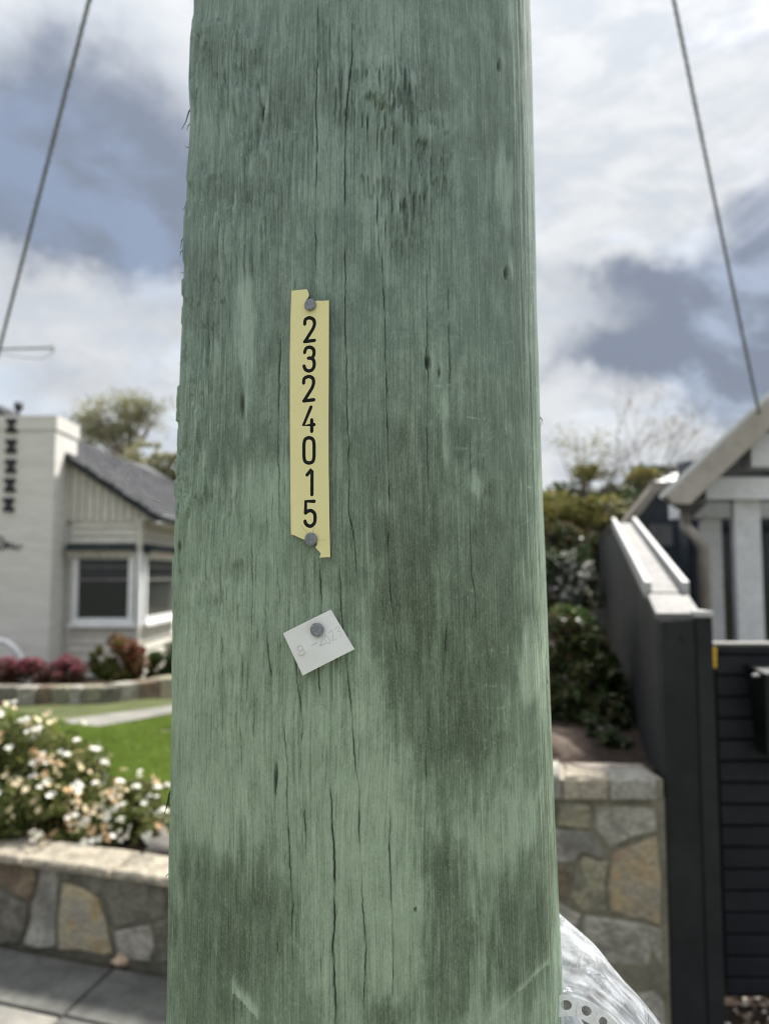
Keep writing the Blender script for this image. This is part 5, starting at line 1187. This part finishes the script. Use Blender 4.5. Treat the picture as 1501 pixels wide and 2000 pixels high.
mb = MB(); fs = [(gi(i, j), gi(i + 1, j), gi(i + 1, j + 1), gi(i, j + 1)) for i in range(NG) for j in range(NG)]
back = [p - nw * .0008 for p in gv]; nb_ = len(gv)
mb.add(gv + back, [f[::-1] for f in fs] + [tuple(nb_ + k for k in f) for f in fs], 0, True)
ring = [gi(i, 0) for i in range(NG)] + [gi(NG, j) for j in range(NG)] + [gi(i, NG) for i in range(NG, 0, -1)] + [gi(0, j) for j in range(NG, 0, -1)]
mb.add([gv[k] for k in ring] + [back[k] for k in ring], [(k, (k + 1) % len(ring), len(ring) + (k + 1) % len(ring), len(ring) + k) for k in range(len(ring))], 1)
mb.build('plate', [M['white_tag'], M['tag_edge']], wt)
M['emboss_shade'] = surf('emboss_shade_grey', (.56, .57, .57), (.61, .62, .62), 60, .5, .05)  # darker grey paints in the shading of the embossed relief
def circ(cx, cy, rx, ry, a0, a1, n=14, rot=0):
    o = []
    for i in range(n + 1):
        a = math.radians(a0 + (a1 - a0) * i / n); x, y = rx * math.cos(a), ry * math.sin(a); r = math.radians(rot)
        o.append((cx + x * math.cos(r) - y * math.sin(r), cy + x * math.sin(r) + y * math.cos(r)))
    return o
em = [(circ(432, 1580, 27, 27, 0, 360, 20), .55, 'emboss_shade'), ([(459, 1575), (474, 1600), (478, 1628), (455, 1648), (428, 1645), (414, 1632)], .55, 'emboss_shade'), ([(545, 1550), (592, 1529)], .55, 'emboss_shade'),
      (smooth([(610, 1480), (620, 1455), (642, 1450), (652, 1470), (648, 1500), (626, 1556)]) + [(680, 1534)], .5, 'emboss_shade'), (circ(696, 1494, 19, 44, 0, 360, 20, -26), .5, 'emboss_shade'),
      (smooth([(714, 1436), (724, 1412), (744, 1408), (754, 1428), (752, 1460), (746, 1506)]) + [(792, 1482)], .5, 'emboss_shade'), (smooth([(772, 1396), (786, 1375), (806, 1376), (812, 1396), (796, 1416), (822, 1416), (834, 1436), (826, 1460), (806, 1466)]), .5, 'emboss_shade')]
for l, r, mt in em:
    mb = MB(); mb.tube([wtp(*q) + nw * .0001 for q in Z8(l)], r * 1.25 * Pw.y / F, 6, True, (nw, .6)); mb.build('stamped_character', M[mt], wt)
nail(620.6, 1230, 13.3, 'grey nail head standing on the small white date tag', pw, nw, .0022, (.02, -.02))

# ------------------------------------------------------------------ clear plastic bag strapped to the pole
m, t = new_mat('clear_plastic'); M['bag'] = m
tcn = t.n('ShaderNodeTexCoord').outputs['Object']
p = t.n('ShaderNodeBsdfPrincipled'); p.inputs['Base Color'].default_value = (.76, .79, .87, 1); p.inputs['Roughness'].default_value = .1; p.inputs['Specular IOR Level'].default_value = 1.0
tl = t.n('ShaderNodeBsdfTranslucent'); tl.inputs[0].default_value = (.85, .87, .92, 1)
tr = t.n('ShaderNodeBsdfTransparent'); tr.inputs[0].default_value = (.94, .95, .97, 1)
nz = t.noise(t.scalev(tcn, (1, 1, 1)), 30, 3, .55, 1.2).outputs[0]
bp = t.n('ShaderNodeBump'); bp.inputs['Strength'].default_value = 1.0; bp.inputs['Distance'].default_value = .014; t.l(nz, bp.inputs['Height']); t.l(bp.outputs[0], p.inputs['Normal'])
m1 = t.n('ShaderNodeMixShader'); m1.inputs[0].default_value = .45; t.l(p.outputs[0], m1.inputs[1]); t.l(tl.outputs[0], m1.inputs[2])
m2 = t.n('ShaderNodeMixShader'); t.l(t.sstep(nz, .2, .8), m2.inputs[0])
m2.inputs[0].default_value = .4
t.l(t.m('ADD', t.m('MULTIPLY', t.sstep(nz, .3, .75),   .6), .10), m2.inputs[0])
m1.inputs[0].default_value = .55; t.l(m1.outputs[0], m2.inputs[2]); t.l(tr.outputs[0], m2.inputs[1])
o = t.n('ShaderNodeOutputMaterial'); t.l(m2.outputs[0], o.inputs[0])
bag = thing('plastic_bag', 'clear wrinkled plastic bag tied to the right side of the pole near the ground edge', 'plastic bag', tuple(pt(1150, 1990, .62)))
topc = [(1062, 1752), (1086, 1778), (1110, 1800), (1140, 1826), (1165, 1850), (1192, 1884), (1215, 1912), (1240, 1938), (1262, 1965), (1290, 2002), (1312, 2045), (1325, 2100), (1330, 2170)]
botc = [(1040, 1925), (1056, 1945), (1075, 1954), (1092, 1955), (1106, 1953), (1126, 1957), (1146, 1965), (1164, 1976), (1182, 1990), (1200, 2008), (1220, 2032), (1240, 2060), (1262, 2092)]
topc = smooth(topc, k=5); botc = smooth(botc, k=5); NU = len(topc); NVv = 44
def bag_layer(depth0, bulge, ph):
    V = []
    for i in range(NU):
        for j in range(NVv + 1):
            f = j / NVv; x = topc[i][0] * (1 - f) + botc[i][0] * f; y = topc[i][1] * (1 - f) + botc[i][1] * f
            e = math.sin(math.pi * min(1, f * 1.0)) ** .6 if 0 < f < 1 else 0
            wr = .010 * abs(math.sin(f * 6 + i * .03 + ph + .9 * math.sin(i * .09))) ** .7 + .004 * abs(math.sin(f * 13 + i * .06 + ph * 2)) + .008 * (fbm(i * .09 + ph, f * 7, 3) - .5)
            g_ = min(1, i / (NU * .35)); V.append(pt(x, y, depth0 + .03 * (1 - g_) - g_ * (bulge * e + wr * (1 if bulge > 0 else -1) * min(1, e * 2))))
    Fq = [(i * (NVv + 1) + j, (i + 1) * (NVv + 1) + j, (i + 1) * (NVv + 1) + j + 1, i * (NVv + 1) + j + 1) for i in range(NU - 1) for j in range(NVv)]
    return V, Fq
mb = MB(); V, Fq = bag_layer(.635, .045, .3); mb.add(V, Fq, 0, True); V, Fq = bag_layer(.637, -.04, 2.1); mb.add(V, Fq, 0, True); mb.build('film', M['bag'], bag)
# raised pleats
M['pleat'] = M['bag']
# perforated strap
M['strap'] = surf('woven_strap', (.68, .70, .70), (.80, .81, .81), 300, .4, .6, 900, spec=.6, bdist=.001, dirt=.3)
strap = thing('perforated_strap', 'silver perforated strap holding the plastic bag against the pole', 'strap', tuple(pt(1090, 1965, .56)))
cpx = [(1050, 1967, .604), (1068, 1967, .603), (1086, 1966, .602), (1106, 1963, .601), (1126, 1967, .600), (1146, 1975, .600), (1164, 1986, .600), (1182, 2000, .602), (1200, 2018, .605), (1220, 2042, .61), (1240, 2070, .615), (1262, 2102, .62)]
cen = smooth([(x, y) for x, y, _ in cpx], k=6); yy_ = np.interp(np.linspace(0, 1, len(cen)), np.linspace(0, 1, len(cpx)), [d for *_, d in cpx])
C3 = [pt(x, y, d) for (x, y), d in zip(cen, yy_)]
cum = [0]
for i in range(1, len(C3)): cum.append(cum[-1] + (C3[i] - C3[i - 1]).length)
def along(s):
    x = [np.interp(s, cum, [c[k] for c in C3]) for k in range(3)]; x2 = [np.interp(s + .001, cum, [c[k] for c in C3]) for k in range(3)]; x1 = [np.interp(s - .001, cum, [c[k] for c in C3]) for k in range(3)]
    tg = (Vector(x2) - Vector(x1)).normalized(); vw = (Vector(x) - Vector((0, 0, CZ))).normalized(); ac_ = tg.cross(vw).normalized(); return Vector(x), tg, ac_
SW = .0067; pit = .0152; k0 = float(np.interp(1105, [c[0] for c in cen], cum)) % pit
mb = MB(); s = k0 - pit / 2; ncell = 0
NH = 20; hr = .0032
while s < cum[-1] - pit:
    if s >= 0:
        outer = []; inner = []
        for j in range(NH):
            a = 2 * math.pi * j / NH + math.pi / 4 * 0; cx_, cy_ = math.cos(a), math.sin(a)
            kx = min(pit / 2 / max(abs(cx_), 1e-6), SW / max(abs(cy_), 1e-6)); outer.append((cx_ * kx, cy_ * kx)); inner.append((cx_ * hr * 1.25, cy_ * hr))
        for corner in ((pit / 2, SW), (-pit / 2, SW), (-pit / 2, -SW), (pit / 2, -SW)):
            b_ = min(range(NH), key=lambda j: (outer[j][0] - corner[0]) ** 2 + (outer[j][1] - corner[1]) ** 2); outer[b_] = corner
        def P3(u, v): q, tg, ac_ = along(s + pit / 2 + u); return q + ac_ * v
        vs = [P3(*q) for q in outer] + [P3(*q) for q in inner]; nrm_ = along(s + pit / 2)[1].cross(along(s + pit / 2)[2]).normalized() * .0006
        vs += [v + nrm_ for v in vs]
        fs = [(j, (j + 1) % NH, NH + (j + 1) % NH, NH + j) for j in range(NH)] + [(2 * NH + j, 3 * NH + j, 3 * NH + (j + 1) % NH, 2 * NH + (j + 1) % NH) for j in range(NH)] + [(NH + j, NH + (j + 1) % NH, 3 * NH + (j + 1) % NH, 3 * NH + j) for j in range(NH)]
        mb.add(vs, fs, 0, False)
    s += pit
mb.build('band', M['strap'], strap)
# gathered bag neck under the strap
mb = MB()
for k in range(5):
    x = 1078 + k * 9; mb.tube([pt(x + 4, 1978, .606), pt(x + 8 + k * 2, 2000, .602), pt(x + 14 + k * 4, 2030, .604)], [.0022, .003, .004], 6)
mb.build('gathered_film', M['bag'], bag)
print('objects', len(bpy.data.objects))
